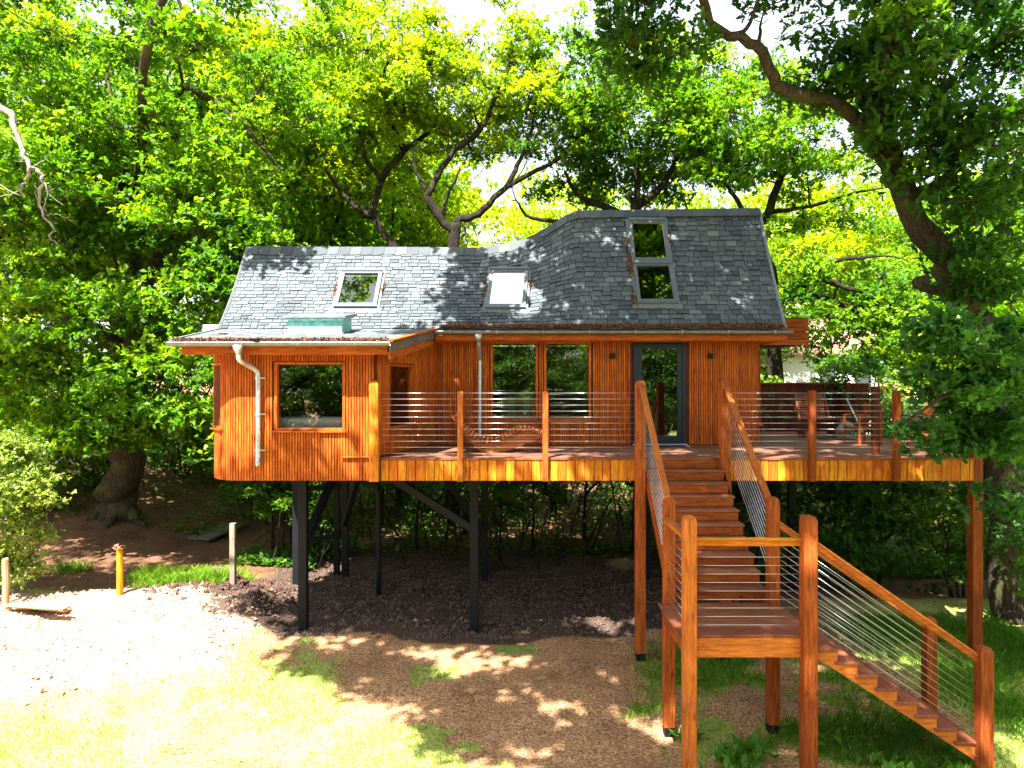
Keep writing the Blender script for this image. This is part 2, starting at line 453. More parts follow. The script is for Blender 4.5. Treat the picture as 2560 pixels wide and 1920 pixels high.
def build_ground():
    xs = np.concatenate([np.linspace(-400, -32, 14), np.linspace(-30, -11, 45), np.linspace(-10.9, 9, 270), np.linspace(9.2, 30, 50), np.linspace(34, 400, 14)])
    ys = np.concatenate([np.linspace(-300, -22, 10), np.linspace(-20, 5.6, 30), np.linspace(5.7, 20, 200), np.linspace(20.3, 60, 70), np.linspace(64, 600, 20)])
    X, Y = np.meshgrid(xs, ys, indexing='ij'); Z = G(X, Y)
    nx, ny = X.shape
    me = bpy.data.meshes.new('ground')
    me.vertices.add(nx * ny); me.vertices.foreach_set('co', np.stack([X, Y, Z], -1).astype(np.float32).ravel())
    i, j = np.meshgrid(np.arange(nx - 1), np.arange(ny - 1), indexing='ij')
    a = i * ny + j; q = np.stack([a, a + ny, a + ny + 1, a + 1], -1).reshape(-1).astype(np.int32)
    n = (nx - 1) * (ny - 1)
    me.loops.add(n * 4); me.loops.foreach_set('vertex_index', q)
    me.polygons.add(n); me.polygons.foreach_set('loop_start', np.arange(n, dtype=np.int32) * 4); me.polygons.foreach_set('loop_total', np.full(n, 4, np.int32))
    me.polygons.foreach_set('use_smooth', np.ones(n, bool))
    def attr(nm, v):
        at = me.attributes.new(nm, 'FLOAT', 'POINT'); at.data.foreach_set('value', v.astype(np.float32).ravel())
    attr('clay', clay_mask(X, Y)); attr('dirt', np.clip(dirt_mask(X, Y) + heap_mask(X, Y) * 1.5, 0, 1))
    attr('grass', grass_mask(X, Y)); attr('litter', sm(14.6, 16, Y) * sm(60, 40, Y))
    m, nn, o = new_mat('soil_and_turf')
    def A(nm):
        a = nn.nodes.new('ShaderNodeAttribute'); a.attribute_name = nm; return a.outputs['Fac']
    g = nn.nodes.new('ShaderNodeNewGeometry'); pos = g.outputs['Position']
    n1 = noise_node(nn, pos, 28, 6, .7); n2 = noise_node(nn, pos, 2.2, 5, .6); n3 = noise_node(nn, pos, 90, 3, .6)
    chips = ramp(nn, [(.34, (.10, .050, .025)), (.5, (.36, .195, .095)), (.66, (.64, .42, .25))]); nn.links.new(n1.outputs[0], chips.inputs[0])
    clay = ramp(nn, [(.3, (.17, .09, .05)), (.45, (.36, .25, .175)), (.75, (.52, .42, .33))]); nn.links.new(n1.outputs[0], clay.inputs[0])
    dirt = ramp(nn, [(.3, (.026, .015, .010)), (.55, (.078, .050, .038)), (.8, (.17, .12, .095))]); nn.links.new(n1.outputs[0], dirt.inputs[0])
    turf = ramp(nn, [(.3, (.13, .17, .03)), (.5, (.32, .35, .09)), (.75, (.54, .52, .24))]); nn.links.new(n1.outputs[0], turf.inputs[0])
    lit = ramp(nn, [(.3, (.045, .026, .014)), (.5, (.14, .07, .04)), (.75, (.30, .17, .10))]); nn.links.new(n3.outputs[0], lit.inputs[0])
    def thr(a, lo, hi, k=.9):
        s = math_node(nn, 'ADD', a, math_node(nn, 'MULTIPLY', math_node(nn, 'SUBTRACT', n2.outputs[0], .5), k))
        s = math_node(nn, 'ADD', s, math_node(nn, 'MULTIPLY', math_node(nn, 'SUBTRACT', n1.outputs[0], .5), 1.3))
        r = ramp(nn, [(lo, (0, 0, 0)), (hi, (1, 1, 1))]); nn.links.new(s, r.inputs[0]); return r.outputs[0]
    n4 = noise_node(nn, pos, 1.1, 5, .65); bv = ramp(nn, [(.32, (.62, .58, .55)), (.5, (1, 1, 1)), (.68, (1.22, 1.18, 1.12))]); nn.links.new(n4.outputs[0], bv.inputs[0])
    c = mix_rgb(nn, 'MIX', thr(A('grass'), .35, .65), chips.outputs[0], turf.outputs[0])
    c = mix_rgb(nn, 'MIX', thr(A('litter'), .4, .6), c, lit.outputs[0])
    c = mix_rgb(nn, 'MIX', thr(A('clay'), .35, .6), c, clay.outputs[0])
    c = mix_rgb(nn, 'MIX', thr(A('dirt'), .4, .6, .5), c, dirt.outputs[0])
    c = mix_rgb(nn, 'MULTIPLY', .9, c, bv.outputs[0])
    principled(nn, o, c, .95, 0, .15, n1.outputs[0], .7, .025)
    me.materials.append(m); me.update(calc_edges=True)
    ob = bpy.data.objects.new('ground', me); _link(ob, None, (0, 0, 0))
    tag(ob, 'bare clay, wood chip and thin turf under and before the raised house', 'ground', kind='structure')
def grass_mask(x, y):
    lawn = sm(-.4, -2.0, x + (y - 9) * .62 + 1.2 * vnoise(x, y, .6)) * sm(13.6, 12.6, y + .8 * vnoise(x, y, .9)) * sm(-9, -4.5, x + (y - 9) * .7 + 1.5)
    right = sm(1.9, 3.3, x + 1.0 * vnoise(x, y, .8)) * sm(12.8, 11.0, y) * (1 - .85 * np.exp(-((x - 2.2) / .8) ** 2 - ((y - 8.4) / .5) ** 2))
    right2 = sm(5.5, 7, x) * sm(20, 15, y)
    mid = sm(.16, .34, vnoise(x + 3, y, 1.0) + .5 * vnoise(x, y, 2.9) + .2 * vnoise(x, y, 7)) * sm(13, 12, y) * .9
    left = sm(-6.3, -7.2, x) * sm(14.2, 14.8, y) * sm(16.6, 15.6, y) * .8
    return np.clip(np.maximum.reduce([lawn * .85 * sm(-.30, .22, vnoise(x, y, .8) + .7 * vnoise(x, y, 2.6) + .5 * vnoise(x, y, 6.1)), right * (.10 + .9 * sm(-.12, .2, vnoise(x, y, 1.1) + .4 * vnoise(x, y, 3.3))), right2, mid, left]), 0, 1) * (1 - clay_mask(x, y))
build_ground()

# ------------------------------------------------------------------ roof geometry
RX = [-6.2, -1.4, -.70, 0, .37, .79, 1.07, 1.33, 3.32, 5.6]
RZ = [7.57, 7.55, 7.54, 7.64, 7.77, 8.0, 8.20, 8.35, 8.38, 8.41]
EY, RY, EZ = 13.85, 15.5, 5.68
XL0, XR0 = -5.70, 5.32       # eave ends
def ridge_z(x):
    return float(np.interp(x, RX, RZ)) * .8 + .1 * float(np.interp(x - .15, RX, RZ)) + .1 * float(np.interp(x + .15, RX, RZ)) if x < 1.1 else float(np.interp(x, RX, RZ))
def roof(x, t, off=0.0):
    """a point of the front slope: x along the house, t 0 at the eave, 1 at the ridge"""
    xx = x * (1 + t * .012)
    rz = ridge_z(x)
    p = Vector((xx, EY + (RY - EY) * t, EZ + (rz - EZ) * t - .10 * math.sin(math.pi * t)))
    if off:
        n = Vector((0, -(rz - EZ), RY - EY)).normalized()
        p += n * off
    return p
def low_roof(x, y, off=0.0):
    return Vector((x, y, 5.30 + (y - 11.45) * .155 + off))

# ------------------------------------------------------------------ treehouse
TH = thing('treehouse', 'raised house clad in orange cedar battens under a curving grey shingle roof', 'treehouse', (0, 14, 2.99))
D = 14.27
CLAD = wood('clad', 'z')
# roof structure
b = MB()
xs = np.linspace(XL0, XR0, 60)
rows = []
for x in xs:
    rows.append([roof(x, 0, -.05), roof(x, .33, -.05), roof(x, .66, -.05), roof(x, 1, -.05), Vector((x * 1.012, 17.6, 5.6))])
vs = [p for r in rows for p in r]; n = 5
b.add(vs, [(i * n + k, (i + 1) * n + k, (i + 1) * n + k + 1, i * n + k + 1) for i in range(len(xs) - 1) for k in range(n - 1)])
for r in (rows[0], rows[-1]):
    b.add(r + [Vector((r[0].x, 17.6, 5.56)), Vector((r[0].x, EY, 5.56))], [(0, 1, 2, 3, 4, 5, 6)])
b.add([low_roof(-5.5, 11.45, -.03), low_roof(-1.97, 11.45, -.03), low_roof(-1.5, 13.9, -.03), low_roof(-5.68, 13.9, -.03)], [(0, 1, 2, 3)])
ROOF = b.build('roof', M_lead, TH)
# soffits and fascias
b = MB()
b.box((-1.5, 13.90, 5.46), (5.38, 13.94, 5.565)); b.box((-1.52, 13.94, 5.44), (5.35, 15.6, 5.48))
b.build('eaves_board', wood('clad', 'x'), TH)
b = MB()
b.box((-5.36, 11.52, 5.075), (-2.02, 11.56, 5.21)); b.box((-5.34, 11.56, 5.11), (-2.05, 13.9, 5.15))
b.build('eaves_board', wood('clad', 'x'), TH)
b = MB()  # sloping board between the two eaves
b.bar((-1.97, 11.45, 5.19), (-1.53, 13.84, 5.56), .035, .14)
b.build('sloping_eaves_board', wood('grey', 'y'), TH)
b = MB(); b.bar((-1.99, 11.52, 5.06), (-1.56, 13.9, 5.42), .05, .12); b.bar((-1.975, 11.43, 5.292), (-1.51, 13.84, 5.672), .12, .03)
b.build('sloping_eaves_trim', wood('clad', 'y'), TH)
# verge trims
for x in (XL0 - .01, XR0 + .01):
    b = MB(); b.tube([roof(x, t, .02) for t in np.linspace(0, 1, 8)], .03, 4); b.build('verge_trim', M_lead, TH)
b = MB(); b.bar(low_roof(-5.51, 11.45, 0.0), low_roof(-5.69, 13.87, 0.0), .05, .05); b.build('verge_trim', M_lead, TH)
# ridge caps, one by one
for x in np.arange(XL0, XR0 - .05, .245):
    p, q = roof(x, 1, .012), roof(min(x + .26, XR0), 1, .022)
    b = MB()
    o1 = Vector((0, -.13, -.17)); o2 = Vector((0, .13, -.15)); u = Vector((0, 0, .025))
    b.add([p + o1, q + o1 + u * .3, q + u, p + u, q + o2 + u * .3, p + o2], [(0, 1, 2, 3), (3, 2, 4, 5)])
    o = b.build('ridge_tile', M_shing, ROOF)
    a = o.data.attributes.new('tint', 'FLOAT', 'FACE'); a.data.foreach_set('value', [R.uniform(.1, .45)] * 2)

# skylights (quadrants found on the slope)
def ray_roof(px, py):
    x = (px - 1280) / F * 14.5; t = .5
    for _ in range(30):
        p = roof(x, t); qx = 1280 + p.x / p.y * F; qy = 960 - (p.z - CAMZ) / p.y * F
        x += (px - qx) / F * p.y; t += (qy - py) / F * p.y / 3.0; t = min(max(t, -.1), 1.1)
    return x, t
SKY = []
for quad, lab, kind in (
    (((856, 684), (957, 684), (943, 771), (836, 771)), 'roof window on the sunlit lower roof, reflecting trees', 'glass'),
    (((1224, 679), (1318, 679), (1318, 773), (1216, 773)), 'roof window with its white blind drawn', 'blind'),
    (((1568, 555), (1662, 555), (1676, 657), (1580, 657)), 'upper window of the stacked pair, reflecting sky', 'glass'),
    (((1582, 663), (1680, 663), (1692, 761), (1591, 761)), 'lower window of the stacked pair, dark glass', 'glass')):
    c = [ray_roof(*q) for q in quad]
    SKY.append((min(c[0][0], c[3][0]), max(c[1][0], c[2][0]), c[2][1], c[0][1]))
    cor = [roof(x, t) for x, t in c]      # tl, tr, br, bl
    ux = ((cor[1] - cor[0]) + (cor[2] - cor[3])).normalized()
    uy = ((cor[0] - cor[3]) + (cor[1] - cor[2])); uy = (uy - ux * uy.dot(ux)).normalized()
    nn_ = ux.cross(uy)
    if nn_.y > 0: nn_ = -nn_
    ctr = sum(cor, Vector()) / 4
    W = ((cor[1] - cor[0]).length + (cor[2] - cor[3]).length) / 2; H = ((cor[0] - cor[3]).dot(uy) + (cor[1] - cor[2]).dot(uy)) / 2
    def LP(u, v, h): return ctr + ux * (u * W / 2) + uy * (v * H / 2) + nn_ * h
    b = MB(); fw = .075; ins_u, ins_v = 1 - fw * 2 / W, 1 - fw * 2 / H
    def ring(h0, h1, a, c_):
        for (u0, v0, u1, v1) in ((-a[0], -a[1], a[0], -c_[1]), (-a[0], c_[1], a[0], a[1]), (-a[0], -c_[1], -c_[0], c_[1]), (c_[0], -c_[1], a[0], c_[1])):
            b.add([LP(u0, v0, h0), LP(u1, v0, h0), LP(u1, v1, h0), LP(u0, v1, h0), LP(u0, v0, h1), LP(u1, v0, h1), LP(u1, v1, h1), LP(u0, v1, h1)],
                  [(0, 3, 2, 1), (4, 5, 6, 7), (0, 1, 5, 4), (1, 2, 6, 5), (2, 3, 7, 6), (3, 0, 4, 7)])
    ring(-.02, .085, (1, 1), (ins_u, ins_v))
    b.bar(LP(-1.02, 1, .10), LP(1.02, 1, .10), .05, .03, nn_); b.bar(LP(-1.02, -1.01, .03), LP(1.02, -1.01, .03), .03, .11, nn_)
    sk = b.build('skylight', M_skyf, TH); sk['label'] = lab
    b = MB()
    b.add([LP(-1.22, -1.02, .03), LP(1.22, -1.02, .03), LP(1.22, -1.22, .022), LP(-1.22, -1.22, .022)], [(0, 1, 2, 3)])
    for sgn in (-1, 1):
        b.add([LP(sgn * 1.0, -1.02, .03), LP(sgn * 1.12, -1.02, .03), LP(sgn * 1.12, 1.1, .03), LP(sgn * 1.0, 1.1, .03)], [(0, 1, 2, 3)])
    b.build('flashing', M_lead, sk)
    b = MB(); iu, iv = ins_u + .01, ins_v + .01
    b.add([LP(-iu, -iv, .055), LP(iu, -iv, .055), LP(iu, iv, .055), LP(-iu, iv, .055)], [(0, 1, 2, 3)])
    b.build('pane', M_glassr, sk)
    b = MB(); b.add([LP(-iu, -iv, .012), LP(iu, -iv, .012), LP(iu, iv, .012), LP(-iu, iv, .012)], [(0, 1, 2, 3)])
    b.build('blind' if kind == 'blind' else 'dim_room_sheet', M_blind if kind == 'blind' else M_steel, sk)  # under clear panes a black sheet stands in for the dim room below
    if kind == 'glass':
        b = MB(); b.bar(LP(-iu, iv - .12, .045), LP(iu, iv - .12, .045), .05, .012, nn_); b.build('vent_bar', M_zinc, sk)
    # moss lodged beside the frame
    for _ in range(3):
        u = R.choice((-1.12, 1.13)); v = R.uniform(-.8, .9); b = MB()
        for _ in range(60):
            c0 = LP(u + R.gauss(0, .05), v + R.gauss(0, .22), .035); s_ = R.uniform(.01, .028)
            b.add([c0 + Vector((R.gauss(0, s_), R.gauss(0, s_), R.gauss(0, s_))) for _ in range(3)], [(0, 1, 2)])
        b.build('moss', M_moss, sk)['kind'] = 'stuff'

# shingles
NR = 24
quads = []
for r in range(NR):
    t0, t1 = r / NR, (r + 1) / NR
    x = XL0 - R.uniform(0, .25)
    while x < XR0:
        wd = R.choice((.14, .17, .20, .23, .26))
        a, c = max(x + .006, XL0), min(x + wd - .006, XR0)
        if c - a > .04:
            jog = R.uniform(-.006, .008)
            bt, lift = t0 - .10 / NR + jog, R.uniform(.013, .024)
            quads.append((a, c, bt, t1, lift, 0))
        x += wd
lowq = []
NL = 17
for r in range(NL):
    y0, y1 = 11.44 + r * (2.42 / NL), 11.44 + (r + 1) * (2.42 / NL)
    f = (y0 - 11.44) / 2.42
    xl, xr = -5.5 - .2 * f, -1.97 + .47 * f
    x = xl - R.uniform(0, .25)
    while x < xr:
        wd = R.choice((.14, .17, .20, .23, .26)); a, c = max(x + .004, xl), min(x + wd - .004, xr)
        if c - a > .04: lowq.append((a, c, y0 - .012, y1, R.uniform(.004, .009)))
        x += wd
def sh_geo(q):
    a, c, t0, t1, lift, _ = q
    sk = R.uniform(-.004, .004)
    p = [roof(a, t0 + sk, lift), roof(c, t0, lift), roof(c, t1, .004), roof(a, t1, .004), roof(a, t0 + sk, .0), roof(c, t0, .0)]
    return p[:4] + [roof(a, t1 - .01, -.02), roof(c, t1 - .01, -.02)], [(0, 1, 2, 3), (0, 3, 4), (1, 5, 2)]
def scr_area(p):
    u = [(v.x / v.y, v.z / v.y) for v in p[:4]]
    return abs(sum(u[i][0] * u[(i + 1) % 4][1] - u[(i + 1) % 4][0] * u[i][1] for i in range(4))) / 2
geo = []
for q in quads:
    mid = ((q[0] + q[1]) / 2, (q[2] + q[3]) / 2)
    if any(s[0] < mid[0] < s[1] and s[2] < mid[1] < s[3] for s in SKY): continue
    p, f = sh_geo(q); geo.append((scr_area(p), p, f))
geo.sort(key=lambda g: -g[0])
rest = MB(); tints = []
for i, (ar, p, f) in enumerate(geo):
    tv = min(1, max(0, R.gauss(.40, .13)))
    if i < 300 - 4:
        b = MB(); b.add(p, f); org = p[0]
        me = b.mesh('shingle', M_shing, org)
        a = me.attributes.new('tint', 'FLOAT', 'FACE'); a.data.foreach_set('value', [tv] * len(f))
        o = bpy.data.objects.new('shingle', me); _link(o, ROOF, org)
    else:
        rest.add(p, f); tints += [tv] * len(f)
for a_, c_, y0, y1, lf in lowq:
    if -4.03 < (a_ + c_) / 2 < -3.0 and 12.7 < y0 < 13.4: continue
    p = [low_roof(a_, y0, lf), low_roof(c_, y0, lf), low_roof(c_, y1, .003), low_roof(a_, y1, .003), low_roof(a_, y0, 0), low_roof(c_, y0, 0)]
    rest.add(p, [(0, 1, 2, 3), (4, 5, 1, 0)]); tints += [min(1, max(0, R.gauss(.55, .13)))] * 2
me = rest.mesh('shingle_field', M_shing, WL[ROOF.name])
a = me.attributes.new('tint', 'FLOAT', 'FACE'); a.data.foreach_set('value', tints)
o = bpy.data.objects.new('shingle_field', me); _link(o, ROOF, WL[ROOF.name]); o['kind'] = 'stuff'

# moss ridge lying behind the gutters
def moss_strip(fn, n, hmax, w_):
    V = []
    for _ in range(n):
        p = fn(R.random()); s_ = R.uniform(.008, .022)
        p = p + Vector((R.gauss(0, .01), R.gauss(0, w_), abs(R.gauss(0, hmax))))
        V.append([[p.x + R.gauss(0, s_), p.y + R.gauss(0, s_), p.z + R.gauss(0, s_)] for _ in range(3)])
    me = np_mesh('moss', np.array(V), 3, M_moss); o = bpy.data.objects.new('moss', me)
    me.transform(Matrix.Translation(-WL[TH.name])); _link(o, TH, WL[TH.name]); o['kind'] = 'stuff'
def dens(x): return mnoise.noise(Vector((x * 1.3, 0, 0))) * .5 + .5
moss_strip(lambda u: roof(-1.4 + 6.7 * u, .012, .01 + .035 * dens(u * 6)), 9000, .020, .022)
moss_strip(lambda u: low_roof(-5.45 + 3.45 * u, 11.455, .004 + .012 * dens(u * 5 + 9)), 5000, .007, .012)
# gutters
def gutter(pts, name='gutter'):
    b = MB(); n = 9; r = .058; vs = []
    for p in pts:
        for k in range(n):
            an = math.pi * k / (n - 1); vs.append(Vector(p) + Vector((0, -math.cos(an) * r, -math.sin(an) * r)))
        for k in range(n):
            an = math.pi * (n - 1 - k) / (n - 1); vs.append(Vector(p) + Vector((0, -math.cos(an) * (r - .006), -math.sin(an) * (r - .006))))
    m_ = 2 * n
    b.add(vs, [(i * m_ + k, (i + 1) * m_ + k, (i + 1) * m_ + (k + 1) % m_, i * m_ + (k + 1) % m_) for i in range(len(pts) - 1) for k in range(m_)]
          + [tuple(range(m_)), tuple(range(m_ * (len(pts) - 1), m_ * len(pts)))])
    y, z = pts[0][1], pts[0][2]
    b.tube([(pts[0][0], y - r, z), (pts[-1][0], y - r, z)], .009, 6)
    g = b.build(name, M_gut, TH, smooth=False)
    x = pts[0][0] + .3
    while x < pts[-1][0]:
        b = MB(); b.tube([(x, y - r * math.cos(a) * 1.06, z - r * math.sin(a) * 1.06) for a in np.linspace(-.3, 2.4, 7)], .009, 4)
        b.build('bracket', M_zinc, g); x += .9
gutter([(-5.52, 11.40, 5.262), (-1.96, 11.40, 5.262)])
gutter([(-1.50, 13.80, 5.625), (5.46, 13.80, 5.625)])
# downpipes
b = MB()
b.tube([(-4.40, 11.40, 5.22), (-4.40, 11.40, 5.16), (-4.395, 11.42, 5.08)], [.085, .07, .045], 12)
b.tube(smooth_path([(-4.395, 11.42, 5.10), (-4.385, 11.43, 4.99), (-4.30, 11.60, 4.90), (-4.22, 11.72, 4.82), (-4.20, 11.745, 4.70), (-4.20, 11.745, 4.0),
        (-4.20, 11.745, 3.42), (-4.195, 11.72, 3.33), (-4.17, 11.66, 3.27)], 5), .043, 12)
dp = b.build('downpipe', M_zinc, TH, smooth=True)
for z in (4.10, 3.50, 4.70):
    b = MB(); b.tube([(-4.20, 11.745, z - .02), (-4.20, 11.745, z + .02)], .052, 12); b.bar((-4.20, 11.76, z), (-4.11, 11.84, z), .02, .02); b.build('pipe_clip', M_zinc, dp)
b = MB()
b.tube([(-.655, 13.80, 5.57), (-.655, 13.80, 5.50), (-.65, 13.84, 5.42)], [.085, .07, .042], 12)
b.tube(smooth_path([(-.65, 13.84, 5.44), (-.65, 13.9, 5.34), (-.645, 14.10, 5.15), (-.645, 14.17, 5.0), (-.645, 14.17, 4.2), (-.645, 14.17, 3.42)], 5), .040, 12)
dp = b.build('downpipe', M_zinc, TH, smooth=True)
for z in (4.75, 3.85):
    b = MB(); b.tube([(-.645, 14.17, z - .02), (-.645, 14.17, z + .02)], .049, 12); b.build('pipe_clip', M_zinc, dp)

# walls: path with arcs. every straight run: (p0, p1, z0, z1fn, openings)
def arc(cx, cy, r, a0, a1, n):
    return [(cx + r * math.cos(a), cy + r * math.sin(a)) for a in np.linspace(a0, a1, n)]
OPEN_F = [(-3.935, -2.80, 3.855, 4.935)]
OPEN_M = [(-.41, .50, 3.90, 5.42), (.665, 1.566, 3.90, 5.42), (2.43, 3.50, 3.37, 5.49)]
wallb = MB()
def wall_run(p0, p1, z0, z1, ops, th=.10):
    p0, p1 = Vector((*p0, 0)), Vector((*p1, 0)); L = (p1 - p0).length; d = (p1 - p0) / L; nrm = Vector((-d.y, d.x, 0))
    z1f = z1 if callable(z1) else (lambda s: z1)
    def pc(s0, s1, za, zb, zb1=None):
        if s1 - s0 < 1e-3: return
        zb1 = zb if zb1 is None else zb1
        a, c = p0 + d * s0, p0 + d * s1
        vs = [a + Vector((0, 0, za)), c + Vector((0, 0, za)), c + nrm * th + Vector((0, 0, za)), a + nrm * th + Vector((0, 0, za)),
              a + Vector((0, 0, zb)), c + Vector((0, 0, zb1)), c + nrm * th + Vector((0, 0, zb1)), a + nrm * th + Vector((0, 0, zb))]
        wallb.add(vs, [(0, 3, 2, 1), (4, 5, 6, 7), (0, 1, 5, 4), (1, 2, 6, 5), (2, 3, 7, 6), (3, 0, 4, 7)])
    s = 0
    for (s0, s1, za, zb) in ops:
        pc(s, s0, z0, z1f(s), z1f(s0)); pc(s0, s1, z0, za); pc(s0, s1, zb, z1f(s0), z1f(s1)); s = s1
    pc(s, L, z0, z1f(s), z1f(L))
FB = 2.99
diagL = math.hypot(.63, 2.42)
dz1 = lambda s: 5.10 + .36 * min(1, s / diagL)
wall_run((-4.51, 11.85), (-2.28, 11.85), FB, 5.13, [(a + 4.51, c + 4.51, e, g) for a, c, e, g in OPEN_F])
DO = [(.50, 1.62, 3.845, 4.925)]
wall_run((-2.28, 11.85), (-1.65, D), 3.10, dz1, DO)
wall_run((-1.65, D), (4.45, D), 3.10, 5.47, [(a + 1.65, c + 1.65, e, g) for a, c, e, g in OPEN_M])
for pts, z0, z1 in ((arc(-4.51, 12.5, .65, math.pi, 1.5 * math.pi, 12), FB, 5.13), (arc(4.45, D + .7, .7, 1.5 * math.pi, 2 * math.pi, 12), 3.10, 5.47)):
    for p, q in zip(pts[:-1], pts[1:]): wall_run(p, q, z0, z1, [])
wall_run((-5.16, 17.0), (-5.16, 12.5), FB, 5.5, []); wall_run((5.15, D + .7), (5.15, 17.0), 3.1, 5.5, []); wall_run((5.15, 17.0), (-5.16, 17.0), FB, 5.5, [])
WALL = wallb.build('wall', wood('dark', 'z'), TH)
# battens
PIT, SW, SD = .047, .035, .026
sl_all = []
def add_slats(p0, p1, z0, z1, ops, L0=0):
    p0, p1 = Vector((*p0, 0)), Vector((*p1, 0)); L = (p1 - p0).length; d = (p1 - p0) / L; out_ = Vector((d.y, -d.x, 0))
    n = max(1, round(L / PIT)); st = L / n; ang = math.atan2(d.y, d.x)
    for i in range(n):
        s = (i + .5) * st; top = z1(s) if callable(z1) else z1
        c = p0 + d * s + out_ * (SD / 2 + R.uniform(-.002, .002) + .001)
        seg = [(z0 + R.uniform(-.004, .004), top)]
        for s0, s1, za, zb in ops:
            if s0 - .045 < s < s1 + .045:
                seg = [(z0, za - .045), (zb + .045, top)]
        for a, bz in seg:
            if bz - a > .04: sl_all.append((bz - a, c.x, c.y, (a + bz) / 2, ang, bz - a))
add_slats((-4.51, 11.85), (-2.30, 11.85), FB, 5.12, [(a + 4.51, c + 4.51, e, g) for a, c, e, g in OPEN_F])
add_slats((-2.27, 11.88), (-1.65, D - .02), 3.385, lambda s: dz1(s) - .02, DO)
add_slats((-1.63, D), (4.45, D), 3.385, 5.455, [(a + 1.63, c + 1.63, e, g) for a, c, e, g in OPEN_M])
A1 = arc(-4.51, 12.5, .65, math.pi, 1.5 * math.pi, 23)
for i, (p, q) in enumerate(zip(A1[:-1], A1[1:])):
    add_slats(p, q, FB, 5.12, [(0, .1, 3.88, 4.93)] if 5 <= i <= 13 else [])
A2 = arc(4.45, D + .7, .7, 1.5 * math.pi, 2 * math.pi, 24)
for i, (p, q) in enumerate(zip(A2[:-1], A2[1:])):
    add_slats(p, q, 3.385, 5.455, [(0, .1, 3.80, 5.30)] if 13 <= i <= 18 else [])
sl_all.sort(key=lambda t: -t[0])
restm = MB()
for i, (_, x, y, z, ang, h) in enumerate(sl_all):
    if i < 298:
        board('slat', WALL, (x, y, z), (SW, SD, round(h, 2)), CLAD, (0, 0, ang))
    else:
        d = Vector((math.cos(ang), math.sin(ang), 0)); o_ = Vector((d.y, -d.x, 0)); c = Vector((x, y, z))
        restm.bar(c - Vector((0, 0, h / 2)), c + Vector((0, 0, h / 2)), SD, SW, d)
if restm.v:
    o = restm.build('slat_field', CLAD, WALL); o['kind'] = 'stuff'
# windows
def window(cx, cy, ang, wd, z0, z1, label, sash=None, fr=.035, proud=.035, depth=.08, sill=True, trim='clad', pane_tint=None):
    """opening centre (cx,cy), direction ang; frame boards proud of the battens, pane set back"""
    d = Vector((math.cos(ang), math.sin(ang), 0)); o_ = Vector((d.y, -d.x, 0)); c = Vector((cx, cy, 0))
    def Q(s, o, z): return c + d * s + o_ * o + Vector((0, 0, z))
    b = MB(); h = wd / 2
    dep = proud + depth; mid = (proud - depth) / 2
    for s in (-h, h):
        b.bar(Q(s, mid, z0 - .03), Q(s, mid, z1 + .03), dep, .045, d)
    b.bar(Q(-h + .022, mid, z1 + .01), Q(h - .022, mid, z1 + .01), dep, .04)
    b.bar(Q(-h + .022, mid, z0 - .012), Q(h - .022, mid, z0 - .012), dep, .035)
    wn = b.build('window', wood(trim, 'z'), TH); wn['label'] = label
    if sash:
        b = MB(); k = fr
        for s in (-h + k / 2 + .02, h - k / 2 - .02): b.bar(Q(s, -depth + .02, z0), Q(s, -depth + .02, z1), .04, k, d)
        b.bar(Q(-h, -depth + .021, z0 + k / 2), Q(h, -depth + .021, z0 + k / 2), .04, k); b.bar(Q(-h, -depth + .021, z1 - k / 2), Q(h, -depth + .021, z1 - k / 2), .04, k)
        b.build('sash', sash, wn)
    b = MB(); b.bar(Q(-h + .02, -depth + .01, (z0 + z1) / 2), Q(h - .02, -depth + .01, (z0 + z1) / 2), .012, z1 - z0)
    b.build('pane', M_glass, wn)
    if sill:
        b = MB(); b.bar(Q(-h - .05, proud / 2 + .02, z0 - .045), Q(h + .05, proud / 2 + .02, z0 - .045), .09, .025); b.build('sill', wood('clad', 'x'), wn)
    return wn
window(-3.3675, 11.85, 0, 1.135, 3.855, 4.935, 'large square bathroom window')
ad = math.atan2(2.42, .63)
window(-2.28 + .63 * (1.06 / diagL), 11.85 + 2.42 * (1.06 / diagL), ad, 1.12, 3.845, 4.925, 'tall window in the angled wall')
window(.045, D, 0, .91, 3.90, 5.42, 'tall living room window beside the downpipe')
window(1.1155, D, 0, .90, 3.90, 5.42, 'tall living room window nearer the door')
aa = math.radians(180 + 38.9)
window(-4.51 + .625 * math.cos(aa), 12.5 + .625 * math.sin(aa), aa + math.pi / 2, .40, 3.88, 4.93, 'narrow window in the rounded corner', proud=.03)
aa = 1.5 * math.pi + (math.pi / 2) * (16 / 23)
window(4.45 + .7 * math.cos(aa), D + .7 + .7 * math.sin(aa), aa + math.pi / 2, .26, 3.80, 5.30, 'narrow window by the terrace', proud=.03)
# door
b = MB()
x0, x1, z0, z1 = 2.44, 3.49, 3.385, 5.485
b.box((x0, D - .03, z0), (x0 + .07, D + .07, z1)); b.box((x1 - .07, D - .03, z0), (x1, D + .07, z1)); b.box((x0 + .07, D - .029, z1 - .07), (x1 - .07, D + .07, z1)); b.box((x0 + .07, D - .029, z0), (x1 - .07, D + .07, z0 + .05))
dfr = b.build('door_frame', M_anth, TH)
b = MB(); a0, a1, c0, c1 = x0 + .075, x1 - .075, z0 + .055, z1 - .075; k = .095
b.box((a0, D - .012, c0), (a0 + k, D + .05, c1)); b.box((a1 - k, D - .012, c0), (a1, D + .05, c1)); b.box((a0 + k, D - .011, c1 - k), (a1 - k, D + .05, c1)); b.box((a0 + k, D - .011, c0), (a1 - k, D + .05, c0 + .12))
dr = b.build('door', M_anth, TH)
b = MB(); b.box((a0 + k, D + .01, c0 + .12), (a1 - k, D + .022, c1 - k)); b.build('pane', M_glass, dr)
